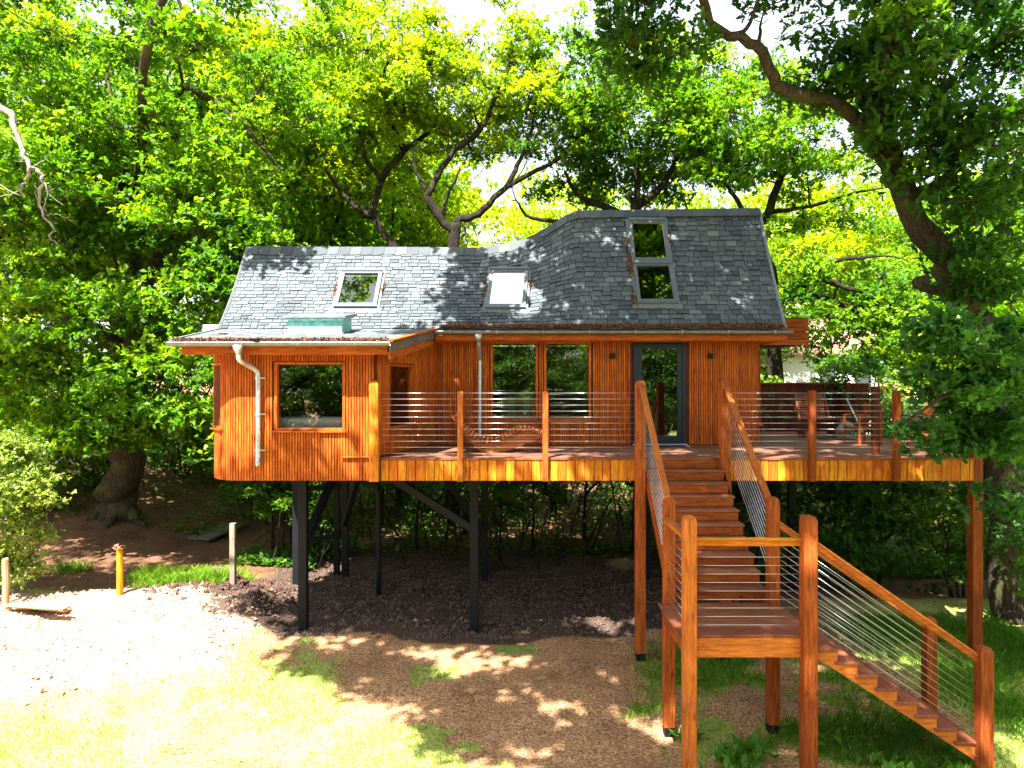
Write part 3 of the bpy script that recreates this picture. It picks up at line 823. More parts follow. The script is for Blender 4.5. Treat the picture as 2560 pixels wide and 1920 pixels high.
b = MB(); b.tube([(a0 + .05, D - .07, 4.42), (a0 + .17, D - .07, 4.42)], .010, 8); b.tube([(a0 + .05, D - .07, 4.42), (a0 + .05, D - .01, 4.42)], .010, 8); b.box((a0 + .03, D - .022, 4.30), (a0 + .07, D - .011, 4.50)); b.build('handle', M_zinc, dr)
b = MB(); b.box((x0 - .02, D - .07, 3.376), (x1 + .02, D - .032, 3.40)); b.build('threshold', M_zinc, dr)
# wall lamps (off)
for x in (2.01, 3.965):
    b = MB(); b.box((x - .05, D - .125, 5.11), (x + .05, D - .03, 5.21)); o = b.build('wall_lamp', M_steel, TH)
    b = MB(); b.box((x - .035, D - .03, 5.12), (x + .035, D - .02, 5.20)); b.build('backplate', M_steel, o)
# floor structure and interior
b = MB(); b.prism([(-5.1, 12.5), (-4.5, 11.9), (-2.3, 11.9), (-1.7, D + .05), (5.1, D + .05), (5.1, 16.95), (-5.1, 16.95)], 2, FB + .01, 3.10); b.build('floor_frame', M_steel, TH)
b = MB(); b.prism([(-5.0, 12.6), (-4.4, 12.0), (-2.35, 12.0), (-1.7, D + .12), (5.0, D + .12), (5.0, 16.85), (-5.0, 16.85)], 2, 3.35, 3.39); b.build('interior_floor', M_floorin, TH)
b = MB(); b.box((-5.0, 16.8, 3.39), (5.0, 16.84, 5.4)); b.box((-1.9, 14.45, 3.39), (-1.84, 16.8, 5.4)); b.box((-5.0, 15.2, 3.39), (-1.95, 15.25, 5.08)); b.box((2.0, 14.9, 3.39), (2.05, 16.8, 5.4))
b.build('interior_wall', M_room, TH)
b = MB()
for k in range(9): b.box((-3.95 + .03 * abs(k - 5), 15.14, 3.95 + .1 * k), (-3.30 - .02 * k, 15.19, 3.98 + .1 * k))
b.build('reflection_strips', wood('teak', 'x'), TH)  # strips shaped to stand in for a slatted reflection in the bathroom glass
# copper roof lantern
b = MB()
b.prism([(12.68, 5.42), (13.45, 5.56), (13.45, 5.90), (12.68, 5.79)], 0, -4.00, -3.04)
cb = b.build('roof_lantern', M_copper, TH); cb['label'] = 'copper clad lantern box, green with verdigris'
b = MB(); b.prism([(12.60, 5.775), (13.55, 5.905), (13.55, 5.945), (12.60, 5.815)], 0, -4.07, -2.96); b.build('lantern_lid', M_lead, cb)
b = MB(); b.prism([(12.62, 5.735), (13.50, 5.86), (13.50, 5.90), (12.62, 5.774)], 0, -4.03, -3.0); b.build('lantern_trim', M_copper, cb)
b = MB(); b.box((-4.04, 12.60, 5.485), (-3.0, 12.68, 5.52)); b.build('flashing', M_zinc, cb)
# small white upstand behind the left verge
b = MB(); b.box((-6.05, 13.9, 5.60), (-5.74, 14.2, 5.76)); b.build('roof_upstand', M_render, TH)
# slatted canopy box at the right gable
b = MB(); b.box((5.02, 14.75, 5.42), (6.14, 16.4, 5.50)); b.box((5.30, 14.80, 5.5), (6.10, 16.4, 5.98)); cn = b.build('gable_canopy', wood('dark', 'x'), TH)
for k in range(5): board('slat', cn, (5.74, 14.785, 5.55 + k * .092), (.86, .03, .082), wood('stair', 'x'))
for k in range(5): board('slat', cn, (6.115, 15.6, 5.55 + k * .092), (.03, 1.6, .082), wood('stair', 'y'))
board('slat', cn, (5.6, 14.735, 5.458), (1.12, .035, .10), wood('stair', 'x'))
# ledge beside the deck's end post
board('ledge', TH, (-2.60, 11.80, 3.385), (.46, .05, .022), wood('clad', 'x'))

# black steel legs and braces
LEGS = [(-3.82, 13.0, .155), (-.69, 13.0, .15), (-4.80, 15.8, .14), (-3.85, 16.4, .15), (-4.12, 16.7, .13), (-.63, 16.4, .15), (3.1, 16.3, .15)]
for x, y, s_ in LEGS:
    z0 = gz(x, y) - .25
    b = MB(); b.bar((x, y, z0), (x, y, 3.0), s_, s_, (0, 1, 0), .008); b.build('support_column', M_steel, TH)
for p, q, s_ in (((-2.35, 13.0, 2.98), (-.72, 13.02, 1.95), .14), ((-1.85, 15.9, 2.98), (-.66, 16.3, 1.2), .14),
                 ((-3.55, 14.6, 2.98), (-3.8, 13.2, 1.75), .13), ((-3.15, 15.0, 2.98), (-3.82, 16.2, 1.4), .12),
                 ((-4.82, 15.8, 2.25), (-3.9, 16.4, 2.25), .11), ((-4.82, 15.8, 1.1), (-3.9, 16.4, 1.1), .11)):
    b = MB(); b.bar(p, q, s_, s_, (0, 0, 1), .008); b.build('brace', M_steel, TH)
b = MB(); b.tube(smooth_path([(-3.15, 14.9, 3.0), (-3.14, 14.9, 2.78), (-2.85, 14.9, 2.45), (-2.80, 14.9, 2.3), (-2.80, 14.9, 0.0)], 4), .055, 10); b.build('waste_pipe', M_steel, TH, smooth=True)

# ------------------------------------------------------------------ things inside, seen through the glass
bt = thing('bathtub', 'white bath with two cross head taps behind the square window', 'bath', (-3.3, 12.6, 3.39))
b = MB()
prof = [(0, 3.5), (.06, 3.94), (.10, 3.96), (.12, 3.95)]
def oval(cx, cy, rx, ry, z, n=28): return [(cx + rx * math.copysign(abs(math.cos(a)) ** .6, math.cos(a)), cy + ry * math.copysign(abs(math.sin(a)) ** .6, math.sin(a)), z) for a in np.linspace(0, 2 * math.pi, n, endpoint=False)]
rings = [oval(-3.35, 12.40, .62, .30, 3.42), oval(-3.35, 12.40, .74, .37, 3.85), oval(-3.35, 12.40, .80, .41, 3.99), oval(-3.35, 12.40, .80, .41, 4.01), oval(-3.35, 12.40, .74, .35, 4.01), oval(-3.35, 12.40, .6, .27, 3.55)]
n = 28
for a_, c_ in zip(rings[:-1], rings[1:]): b.add(a_ + c_, [(i, (i + 1) % n, n + (i + 1) % n, n + i) for i in range(n)])
b.add(rings[-1], [tuple(range(n))]); b.build('tub', M_white, bt, smooth=True)
for x in (-3.44, -3.28):
    b = MB(); b.tube([(x, 12.06, 3.99), (x, 12.06, 4.10)], .012, 8); b.tube([(x - .035, 12.06, 4.10), (x + .035, 12.06, 4.10)], .008, 6); b.tube([(x, 12.025, 4.10), (x, 12.095, 4.10)], .008, 6)
    b.tube([(x, 12.06, 4.03), (x + .02, 12.14, 4.03), (x + .02, 12.16, 3.99)], .010, 6); b.build('tap', M_brass, bt, smooth=True)
sf = thing('armchair', 'armchair under a patchwork throw behind the living room window', 'armchair', (.1, 15.0, 3.39))
b = MB(); b.box((-.25, 14.75, 3.39), (.55, 15.4, 3.78)); b.build('seat', wood('teak', 'x'), sf)
b = MB(); b.box((-.25, 15.3, 3.78), (.55, 15.5, 4.3)); b.build('backrest', wood('teak', 'x'), sf)
cl = [(.55, .30, .05), (.15, .30, .18), (.50, .12, .08), (.62, .50, .20), (.20, .12, .10), (.35, .45, .12)]
pm = [simple('patch_cloth_' + c, cl[i], .9, vary=.2) for i, c in enumerate(('amber', 'teal', 'red', 'cream', 'brown', 'lime'))]
for i in range(5):
    for j in range(4):
        o = board('patch', sf, (-.17 + i * .16, 15.285 - .003 * ((i + j) % 2), 3.86 + j * .13), (.155, .02, .125), pm[(i * 3 + j * 2) % 6])

# ------------------------------------------------------------------ deck
DK = thing('timber_deck', 'raised reddish timber terrace with a fascia of upright honey coloured boards', 'deck', (3, 13, 3.0))
DZ = 3.37; DF = 11.83
def deck_x(y):
    xl = (-2.22 + .63 * (y - 11.9) / 2.42) if y < D - .02 else 5.0
    xr = np.interp(y, [11.8, 14.2, 17.6, 18.6], [7.69, 8.42, 8.5, 8.5])
    return max(xl, -2.22), float(xr)
y = DF + .07; k = 0
while y < 18.5:
    xl, xr = deck_x(y)
    xl += .0; cut = xr - xl
    splits = [xl] + ([xl + cut * (.45 if k % 2 else .62)] if cut > 6 else []) + [xr]
    for a_, c_ in zip(splits[:-1], splits[1:]):
        board('plank', DK, ((a_ + c_) / 2, y, DZ - .014), (round(c_ - a_ - .004, 2), .138, .028), wood('deck', 'x'))
    y += .1425; k += 1
board('nosing', DK, ((-2.2 + 7.69) / 2, DF - .005, DZ - .017), (9.88, .05, .034), wood('tread', 'x'))
x = -2.19
while x < 7.62:
    wd = R.choice((.138, .146, .150, .155))
    if not (2.20 < x + wd / 2 < 3.48):
        board('fascia_board', DK, (x + wd / 2, DF + R.uniform(-.002, .002), (2.99 + 3.335) / 2), (wd - .010, .028, .345), wood('honey', 'z'))
    x += wd
b = MB(); b.box((-2.15, DF + .03, 2.995), (7.62, DF + .05, 3.33)); b.build('rim_joist', wood('dark', 'x'), DK)
e0, e1 = Vector((7.69, 11.83, 0)), Vector((8.42, 14.2, 0)); dd = (e1 - e0).normalized(); nb = 16
for i in range(nb):
    c = e0 + dd * (.155 * (i + .5)); board('fascia_board', DK, (c.x, c.y, 3.165), (.15, .028, .345), wood('honey', 'z'), (0, 0, math.atan2(dd.y, dd.x)))
for p, q in (((-2.1, 12.1, 3.17), (7.6, 12.1, 3.17)), ((-1.6, 13.8, 3.17), (8.1, 13.8, 3.17)), ((5.3, 16.0, 3.17), (8.3, 16.0, 3.17)), ((5.3, 18.2, 3.17), (8.3, 18.2, 3.17))):
    b = MB(); b.bar(p, q, .06, .3); b.build('joist', wood('dark', 'x'), DK)
# posts carrying the deck
def post_mesh(h, s_=.145, dome=True, mat=None):
    b = MB(); hs = s_ / 2; ch = .008
    prof = [(0, 1.0), (h - .075 if dome else h - .012, 1.0)] + ([(h - .045, .93), (h - .018, .72), (h - .004, .42)] if dome else [(h, .90)])
    vs = []
    for z, k in prof:
        a = hs * k; c = ch * k
        vs += [(-a + c, -a, z), (a - c, -a, z), (a, -a + c, z), (a, a - c, z), (a - c, a, z), (-a + c, a, z), (-a, a - c, z), (-a, -a + c, z)]
    n = 8; m_ = len(prof)
    b.add(vs, [(i * n + k, i * n + (k + 1) % n, (i + 1) * n + (k + 1) % n, (i + 1) * n + k) for i in range(m_ - 1) for k in range(n)] + [tuple(range(n))[::-1], tuple((m_ - 1) * n + k for k in range(n))])
    return b
def post(name, parent, x, y, z0, z1, s_=.145, dome=True, kind='stair', foot=False):
    g = None
    if foot:
        g = gz(x, y)
        b = MB(); b.bar((x, y, g - .2), (x, y, g + .13), s_ - .012, s_ - .012, (0, 1, 0)); z0 = g + .12
    me = post_mesh(z1 - z0, s_, dome).mesh('post', wood(kind, 'z')); bpy_fix(me)
    o = bpy.data.objects.new(name, me); _link(o, parent, (x, y, z0))
    if foot:
        b.build('metal_foot', M_steel, o)
    return o
b = MB()
post('support_post', DK, 7.76, 11.90, 0, 3.62, .17, False, foot=True)
b = MB(); b.bar((6.3, 16.0, gz(6.3, 16.0) - .2), (6.3, 16.0, 3.05), .16, .16, (0, 1, 0), .008); b.build('support_column', M_steel, DK)
# ------------------------------------------------------------------ deck railing
DR = thing('deck_railing', 'steel wire railing with timber posts along the front edge of the raised terrace', 'railing', (3, 11.75, 3.0))
PX = [(-2.28, 4.66, .155, True, 'honey'), (-.855, 4.475, .095, False, 'rail'), (.555, 4.475, .095, False, 'stair'), (4.97, 4.49, .105, False, 'stair'), (6.37, 4.49, .105, False, 'stair')]
for x, zt, s_, dome, kd in PX:
    post('post', DR, x, 11.765, 2.99, zt, s_, dome, kd)
post('post', DR, 6.32, 12.35, 3.37, 4.56, .11, False, 'dark')
post('post', DR, 7.80, 11.86, 3.62, 4.45, .12, False, 'dark')
def wires(parent, ax, bx, y, zs):
    for z in zs: wire('wire', parent, (ax, y, z), (bx, y, z))
zs = [4.45 - .1 * i for i in range(11)]
for a_, c_ in ((-2.2, -.9), (-.81, .51), (.60, 2.05), (3.60, 4.92), (5.02, 6.32), (6.42, 7.74)):
    wires(DR, a_, c_, 11.79, zs[:-1] if a_ > 3 else zs)
for z in zs: wire('wire', DR, (7.80, 11.92, z), (8.45, 14.2, z))
post('post', DR, 8.42, 14.2, 3.37, 4.5, .10, False, 'stair')
for z in zs: wire('wire', DR, (8.42, 14.2, z), (8.45, 17.2, z))
# ------------------------------------------------------------------ stairs
ST = thing('timber_staircase', 'red brown stair with a half landing turning down to the right', 'staircase', (2.8, 9, 0))
SXL, SXR = 2.12, 3.525
post('post', ST, SXL, 11.74, 0, 4.66, .16, foot=True)
post('post', ST, SXR, 11.74, 0, 4.66, .16, foot=True)
LYB, LYF, LZ = 9.60, 8.40, 1.63
post('post', ST, SXL, LYB, 0, 3.08, .148, foot=True)
post('post', ST, SXR, LYB, 0, 3.08, .148, foot=True)
post('post', ST, 2.085, 8.36, 0, 3.06, .15, foot=True, kind='rail')
post('post', ST, 3.49, 8.36, 0, 3.06, .16, foot=True)
post('post', ST, 5.555, 8.36, 0, 1.52, .15, foot=True)
post('post', ST, 5.64, 9.60, 0, 1.46, .145, foot=True)
rise, go = (DZ - LZ) / 10, .233
for k in range(1, 10):
    z = DZ - rise * k; yn = 11.79 - go * k
    board('tread', ST, (2.85, yn + .14, z - .02), (1.27, .28, .04), wood('tread', 'x'), ch=.008)
for k in range(1, 11):
    z = DZ - rise * k; yn = 11.79 - go * (k - 1)
    board('riser', ST, (2.85, yn + .035, z + rise / 2 - .017), (1.22, .022, rise - .045), wood('stair', 'x'))
for x in (2.235, 3.455):
    b = MB()
    pts = [(11.80, DZ - .05)]
    for k in range(1, 11):
        yn = 11.79 - go * (k - 1) + .05; pts += [(yn, DZ - rise * (k - 1) - .042), (yn, DZ - rise * k - .042)]
    pts = [(11.80, DZ - .042)]
    for k in range(1, 10):
        pts += [(11.79 - go * (k - 1) + .048, DZ - rise * (k - 1) - .042), (11.79 - go * (k - 1) + .048, DZ - rise * k - .042)]
    pts += [(9.66, DZ - rise * 9 - .042), (9.66, LZ - .22), (9.95, LZ - .22), (11.80, DZ - .42)]
    b.prism(pts, 0, x - .022, x + .022); b.build('stringer', wood('stair', 'y'), ST)
# landing
y = LYF + .005
nP = 9; pw = (LYB + .05 - LYF) / nP
for i in range(nP):
    board('plank', ST, (2.79, LYF + pw * (i + .5), LZ - .014), (1.62, pw - .005, .028), wood('tread', 'x'))
board('landing_beam', ST, (2.79, LYF + .005, LZ - .145), (1.30, .04, .23), wood('rail', 'x'))
board('landing_beam', ST, (2.04, 8.98, LZ - .125), (.04, 1.16, .19), wood('stair', 'y'))
board('landing_beam', ST, (3.60, 8.98, LZ - .125), (.04, 1.0, .19), wood('stair', 'y'))
board('landing_beam', ST, (2.79, LYB - .02, LZ - .125), (1.3, .04, .19), wood('stair', 'x'))
# lower flight
r2 = .157
for k in range(1, 10):
    xr = 3.60 + .235 * k; z = LZ - r2 * k
    board('tread', ST, (xr - .115, 8.98, z - .018), (.265, 1.20, .036), wood('tread', 'y'), ch=.008)
    board('riser', ST, (xr - .235 + .008, 8.98, z + r2 / 2 - .008), (.02, 1.10, r2 - .04), wood('stair', 'y'))
xr = 3.60 + .235 * 9.4
for yy in (8.43, 9.53):
    pts = [(3.57, LZ - .04)]
    for k in range(1, 10):
        pts += [(3.60 + .235 * (k - 1) + .02, LZ - r2 * (k - 1) - .04), (3.60 + .235 * (k - 1) + .02, LZ - r2 * k - .04)]
    pts += [(3.60 + .235 * 9, LZ - r2 * 9 - .04), (3.60 + .235 * 9, -.05), (5.52, .12), (3.57, 1.38)]
    b = MB(); b.prism(pts, 1, yy - .022, yy + .022); b.build('stringer', wood('rail', 'x'), ST)
# handrails
def rail(p, q, kind='rail', wd=.06, ht=.085, axis='y'):
    p, q = Vector(p), Vector(q)
    b = MB(); b.bar(p, q, wd, ht, (0, 0, 1), .012)
    o = b.build('handrail', wood(kind, axis), ST)
    b = MB(); b.bar(p + Vector((0, 0, ht / 2 + .012)), q + Vector((0, 0, ht / 2 + .012)), wd + .03, .026, (0, 0, 1), .008); b.build('cap_rail', wood(kind, axis), o)
for x in (SXL + .02, SXR + .0):
    rail((x, 11.68, 4.50), (x, 9.66, 2.90))
    for i in range(9):
        o_ = .18 + .098 * i
        wire('wire', ST, (x, 11.68, 4.50 - o_), (x, 9.66, 2.90 - o_ * .97))
rail((2.15, 8.40, 2.72), (3.42, 8.40, 2.72), 'honey', .05, .07, 'x')
rail((2.07, 9.55, 2.76), (2.07, 8.44, 2.76), 'rail', .05, .07, 'y')
for i in range(9):
    z = 2.56 - .1 * i
    wire('wire', ST, (2.15, 8.37, z), (3.42, 8.37, z)); wire('wire', ST, (2.07, 9.55, z), (2.07, 8.44, z), .003)
sl_ = (1.36 - 2.70) / (5.49 - 3.57)
rail((3.57, 8.39, 2.70), (5.50, 8.39, 1.35), 'rail', .055, .075, 'x')
rail((3.59, 9.60, 2.70), (5.58, 9.60, 1.33), 'rail', .055, .075, 'x')
for i in range(9):
    o_ = .16 + .098 * i
    wire('wire', ST, (3.57, 8.39, 2.70 - o_), (5.50, 8.39, 1.35 - o_ * .93)); wire('wire', ST, (3.59, 9.60, 2.70 - o_), (5.58, 9.60, 1.33 - o_ * .93))

# ------------------------------------------------------------------ things on the deck
LG = thing('sun_lounger', 'curved slatted wooden rocking lounger on the terrace by the living room window', 'lounger', (-.2, 13.0, DZ))
def L2(px, py): # region pixel -> x, z on the lounger plane
    sx, sy = 1040 + px * .3165, 780 + py * .3165
    return ((sx - 1280) / F * 13.0, CAMZ - (sy - 960) / F * 13.0)
top = [L2(*p) for p in ((296, 785), (345, 850), (395, 915), (455, 965), (530, 1000), (620, 1008), (690, 985), (760, 940), (830, 915), (910, 922), (992, 950))]
topp = smooth_path([(x, 0, z) for x, z in top], 5)
bot = [L2(*p) for p in ((980, 990), (900, 1020), (800, 1062), (700, 1094), (600, 1100), (520, 1096), (450, 1035), (385, 950), (330, 890), (290, 820))]
for yy in (12.80, 13.28):
    b = MB(); b.prism([(p.x, p.z - .055) for p in topp] + bot, 1, yy - .02, yy + .02); b.build('side_panel', wood('teak', 'x'), LG)
acc = 0; prev = topp[0]
for i in range(1, len(topp)):
    acc += (topp[i] - topp[i - 1]).length
    if acc > .062:
        acc = 0; t = topp[i] - topp[i - 1]; board('slat', LG, (topp[i].x, 13.04, topp[i].z - .012), (.042, .68, .055), wood('teak', 'y'), (0, -math.atan2(t.z, t.x), 0))
# rocking chair in front of the screen
RC = thing('rocking_chair', 'slatted wooden armchair with a tall reclined back against the dark screen', 'chair', (7.1, 16.6, DZ))
cx, cy = 7.10, 16.5
for i in range(11):
    t = i / 10; board('slat', RC, (cx, cy + .28 + .20 * t, DZ + .42 + .55 * t), (.66, .02, .038), wood('tread', 'x'), (math.radians(-20), 0, 0))
for i in range(9):
    t = i / 8; board('slat', RC, (cx + .08, cy + .22 - .55 * t, DZ + .38 + .05 * t), (.70, .045, .02), wood('tread', 'x'))
for sx in (-.33, .37):
    b = MB(); b.prism([(cy + .35, DZ + .28), (cy + .52, DZ + 1.0), (cy + .48, DZ + 1.0), (cy + .2, DZ + .40), (cy - .35, DZ + .43), (cy - .40, DZ + .38), (cy - .1, DZ + .2), (cy - .2, DZ + .0), (cy + .3, DZ + .0)], 0, cx + sx - .018, cx + sx + .018)
    b.build('side_panel', wood('tread', 'z'), RC)
# door mat and terrace mats
for nm, lab, a_, c_ in (('door_mat', 'black mat lying on the deck in front of the glazed door', (2.62, 13.72), (3.42, 14.16)), ('door_mat', 'black mat at the corner of the house by the terrace', (5.22, 15.0), (5.75, 15.4)), ('door_mat', 'dark mat under the slatted chair by the screen', (6.85, 15.6), (7.55, 16.1))):
    b = MB(); b.box((a_[0], a_[1], DZ + .001), (c_[0], c_[1], DZ + .014)); o = b.build(nm, M_mat, loc=(a_[0], a_[1], DZ)); tag(o, lab, 'mat')
# screen
SC = thing('privacy_screen', 'dark slatted timber screen wall with a flat cap behind the terrace', 'screen', (7.4, 18.5, DZ))
b = MB(); b.box((5.2, 18.42, DZ), (8.45, 18.75, 4.60)); b.box((8.45, 18.0, DZ), (9.05, 18.75, 4.62)); b.build('core', wood('dark', 'z'), SC)
b = MB(); b.box((5.15, 18.36, 4.60), (8.45, 18.85, 4.64)); b.build('cap', wood('stair', 'x'), SC)
x = 5.25
while x < 8.42:
    board('slat', SC, (x, 18.405, (DZ + 4.6) / 2), (.042, .026, 4.59 - DZ), wood('dark', 'z')); x += .056
x = 8.48
while x < 9.03:
    board('slat', SC, (x, 17.985, (DZ + 4.61) / 2), (.045, .026, 4.60 - DZ), wood('dark', 'z')); x += .056
# tub of the terrace: two boulders, silver pole
def rock(name, lab, c, r, grp=None, cat='stone'):
    b = MB(); n1, n2 = 7, 12; vs = []
    for i in range(n1 + 1):
        th = math.pi * i / n1
        for k in range(n2):
            ph = 2 * math.pi * k / n2; d = Vector((math.sin(th) * math.cos(ph), math.sin(th) * math.sin(ph), math.cos(th)))
            rr = 1 + .22 * mnoise.noise(d * 1.7 + Vector(c)); vs.append(Vector(c) + Vector((d.x * r[0], d.y * r[1], d.z * r[2])) * rr)
    b.add(vs, [(i * n2 + k, (i + 1) * n2 + k, (i + 1) * n2 + (k + 1) % n2, i * n2 + (k + 1) % n2) for i in range(n1) for k in range(n2)])
    o = b.build(name, M_stone, loc=c, smooth=True); return tag(o, lab, cat, grp)
rock('boulder', 'smooth grey stone beside the slatted chair, nearer the chair', (7.75, 16.9, DZ + .14), (.18, .16, .15), 'stones on the terrace')
rock('boulder', 'smooth grey stone behind the other one, nearer the silver pole', (8.08, 17.2, DZ + .15), (.20, .18, .18), 'stones on the terrace')
o = wire('metal_pole', None, P(2116, 996, 17.6), P(2160, 1087, 17.0), .022, M_zinc, 8); tag(o, 'silver metal pole leaning at the back of the terrace', 'pole')
# garden chairs at the right
def garden_chair(x, y, lab, sc=1.0, rz=0):
    g = thing('garden_chair', lab, 'chair', (x, y, DZ), 'wooden armchairs on the terrace')
    m = wood('stair', 'z')
    def Bq(nm, c, s_, ax='z'):
        v = Matrix.Rotation(rz, 3, 'Z') @ (Vector(c) * sc); board(nm, g, (x + v.x, y + v.y, DZ + v.z), tuple(round(q * sc, 3) for q in s_), wood('stair', ax), (0, 0, rz))
    for sx in (-.36, .36):
        Bq('leg', (sx, -.28, .36), (.055, .055, .72)); Bq('leg', (sx, .28, .52), (.055, .055, 1.04)); Bq('armrest', (sx, -.01, .735), (.07, .64, .03), 'y')
    for i in range(5): Bq('slat', (0, -.24 + .12 * i, .42), (.70, .095, .025), 'x')
    for i in range(5): Bq('slat', (0, .29, .50 + .115 * i), (.68, .022, .07), 'x')
    Bq('seat_rail', (0, -.28, .385), (.67, .03, .06), 'x')
garden_chair(7.25, 14.7, 'wooden armchair standing left of the oak leaves on the terrace', .8, -1.5)
garden_chair(7.62, 12.9, 'wooden armchair half hidden by the oak leaves', .8, -1.2)

# ------------------------------------------------------------------ posts, planks, footbridges
def timber_post(x, y, h, s_, kind, lab, rnd=True):
    z = gz(x, y); b = MB()
    if rnd:
        b.tube([(x, y, z - .3), (x + .01, y, z + h * .5), (x, y, z + h - .02), (x, y, z + h)], [s_, s_ * 1.03, s_, s_ * .8], 10, jit=.1)
    else:
        b.bar((x, y, z - .3), (x, y, z + h), s_ * 2, s_ * 2, (0, 1, 0), .01)
    o = b.build('fence_post', wood(kind, 'z'), loc=(x, y, z)); tag(o, lab, 'post')
    return o
timber_post(-7.6, 13.75, .90, .06, 'honey', 'round honey coloured post with a clod of soil on top')
b = MB()
for _ in range(10):
    c = Vector((-7.6 + R.gauss(0, .045), 13.75 + R.gauss(0, .03), gz(-7.6, 13.75) + .91 + R.uniform(0, .04)))
    b.add([c + Vector((R.gauss(0, .03), R.gauss(0, .03), R.gauss(0, .02))) for _ in range(4)], [(0, 1, 2), (0, 2, 3), (0, 3, 1), (1, 3, 2)])
tag(b.build('soil_clod', simple('red_brown_soil', (.20, .09, .05), .95), loc=(-7.6, 13.75, 1)), 'reddish clod of soil sitting on top of the round post', 'soil')
timber_post(-5.62, 14.3, 1.26, .055, 'grey', 'grey weathered square post beside the dark soil heap', False)
timber_post(-9.42, 13.2, .92, .058, 'pale', 'pale post before the light green shrub at the picture edge')
PK = ['topmost pale plank of the small stack by the shrub', 'long pale plank lying across the stack by the shrub', 'pale plank on the left of the stack, partly buried', 'short pale plank at the right of the stack by the shrub', 'lowest pale plank of the stack by the shrub']
for i, lab in enumerate(PK):
    x, y = -8.75 + R.uniform(-.15, .3), 12.7 + .12 * i
    z = max(gz(x + q, y) for q in (-.5, -.25, 0, .25, .5)) + .02 + .036 * (4 - i)
    o = board('plank', None, (x, y, z), (R.choice((1.15, 1.35, .95)), .13, .03), wood('pale', 'x'), (R.uniform(-.02, .02), R.uniform(-.02, .02), R.uniform(-.3, .3)))
    tag(o, lab, 'plank', 'planks stacked by the shrub')
def bridge(cx, cy, lab, L=1.1, wd=.55, ang=1.15):
    z = gz(cx, cy) + .10; t = thing('footbridge', lab, 'footbridge', (cx, cy, z))
    for i in range(4):
        o_ = (i - 1.5) * wd / 4; c = Vector((cx, cy, z)) + Vector((-math.sin(ang), math.cos(ang), 0)) * o_
        board('plank', t, c, (L, wd / 4 - .012, .035), wood('grey', 'x'), (0, -.10, ang))
    for s_ in (-.35, .35):
        c = Vector((cx, cy, z - .045 + s_ * .10)) + Vector((math.cos(ang), math.sin(ang), 0)) * L * s_
        board('bearer', t, c, (.06, wd, .05), wood('grey', 'y'), (0, 0, ang))
bridge(-8.3, 20.0, 'plank footbridge higher up the woodland path', 1.5, .75, 1.25)
bridge(-6.85, 16.0, 'plank footbridge beside the dark soil heap', .95, .62, 1.1)

# distant house
b0 = thing('distant_house', 'white rendered house with a clay roof glimpsed through the trees beyond the terrace', 'house', (12.5, 32, 1))
hx, hy = P(1960, 960, 32).x, 32.0
b = MB(); b.box((hx - 3, hy, .5), (hx + 4.2, hy + 5, 6.0)); b.build('wall', M_render, b0)
b = MB(); b.prism([(hy - .4, 5.9), (hy + 5.4, 5.9), (hy + 2.5, 7.8)], 0, hx - 3.4, hx + 4.6); b.build('roof', M_pink, b0)
for dx in (-1.2, 1.6, 3.2):
    b = MB(); b.box((hx + dx, hy - .04, 4.3), (hx + dx + .7, hy + .02, 5.4)); wn = b.build('window', M_anth, b0)
    b = MB(); b.box((hx + dx + .07, hy - .06, 4.37), (hx + dx + .63, hy - .045, 5.33)); b.build('pane', M_glassr, wn)

# ------------------------------------------------------------------ foliage
def unit(n, rng):
    v = rng.normal(size=(n, 3)); return v / np.linalg.norm(v, axis=1, keepdims=True)
def quad_leaves(base, direc, size, rng, wid=.62, up=.6):
    """rhombic folded leaves: base (N,3), direc (N,3) unit, size (N,)"""
    n = len(base)
    nr = unit(n, rng) * (1 - up) + np.array([-.12, -.25, 1.0]) * up
    side = np.cross(direc, nr); side /= np.linalg.norm(side, axis=1, keepdims=True) + 1e-9
    nn = np.cross(side, direc)
    L = size[:, None]
    a = base; t = base + direc * L - nn * L * .12
    m = base + direc * L * .55 + nn * L * .10
    l = m - side * L * wid / 2; r = m + side * L * wid / 2
    return np.stack([a, l, t, r], 1)
OAK = np.array([(0, 0), (.25, .24), (.13, .38), (.30, .54), (.15, .66), (.22, .84), (0, 1.0)])
def oak_leaves(base, direc, size, rng, up=.6):
    n = len(base)
    nr = unit(n, rng) * (1 - up) + np.array([-.12, -.25, 1.0]) * up
    side = np.cross(direc, nr); side /= np.linalg.norm(side, axis=1, keepdims=True) + 1e-9
    nn = np.cross(side, direc); L = size[:, None]
    outl = [(x, y) for x, y in OAK] + [(-x, y) for x, y in OAK[::-1][1:-1]]
    pts = [base + side * (x * L) + direc * (y * L) + nn * (L * (abs(x) * .35 - .12 * y * y)) for x, y in outl]
    return np.stack(pts, 1)
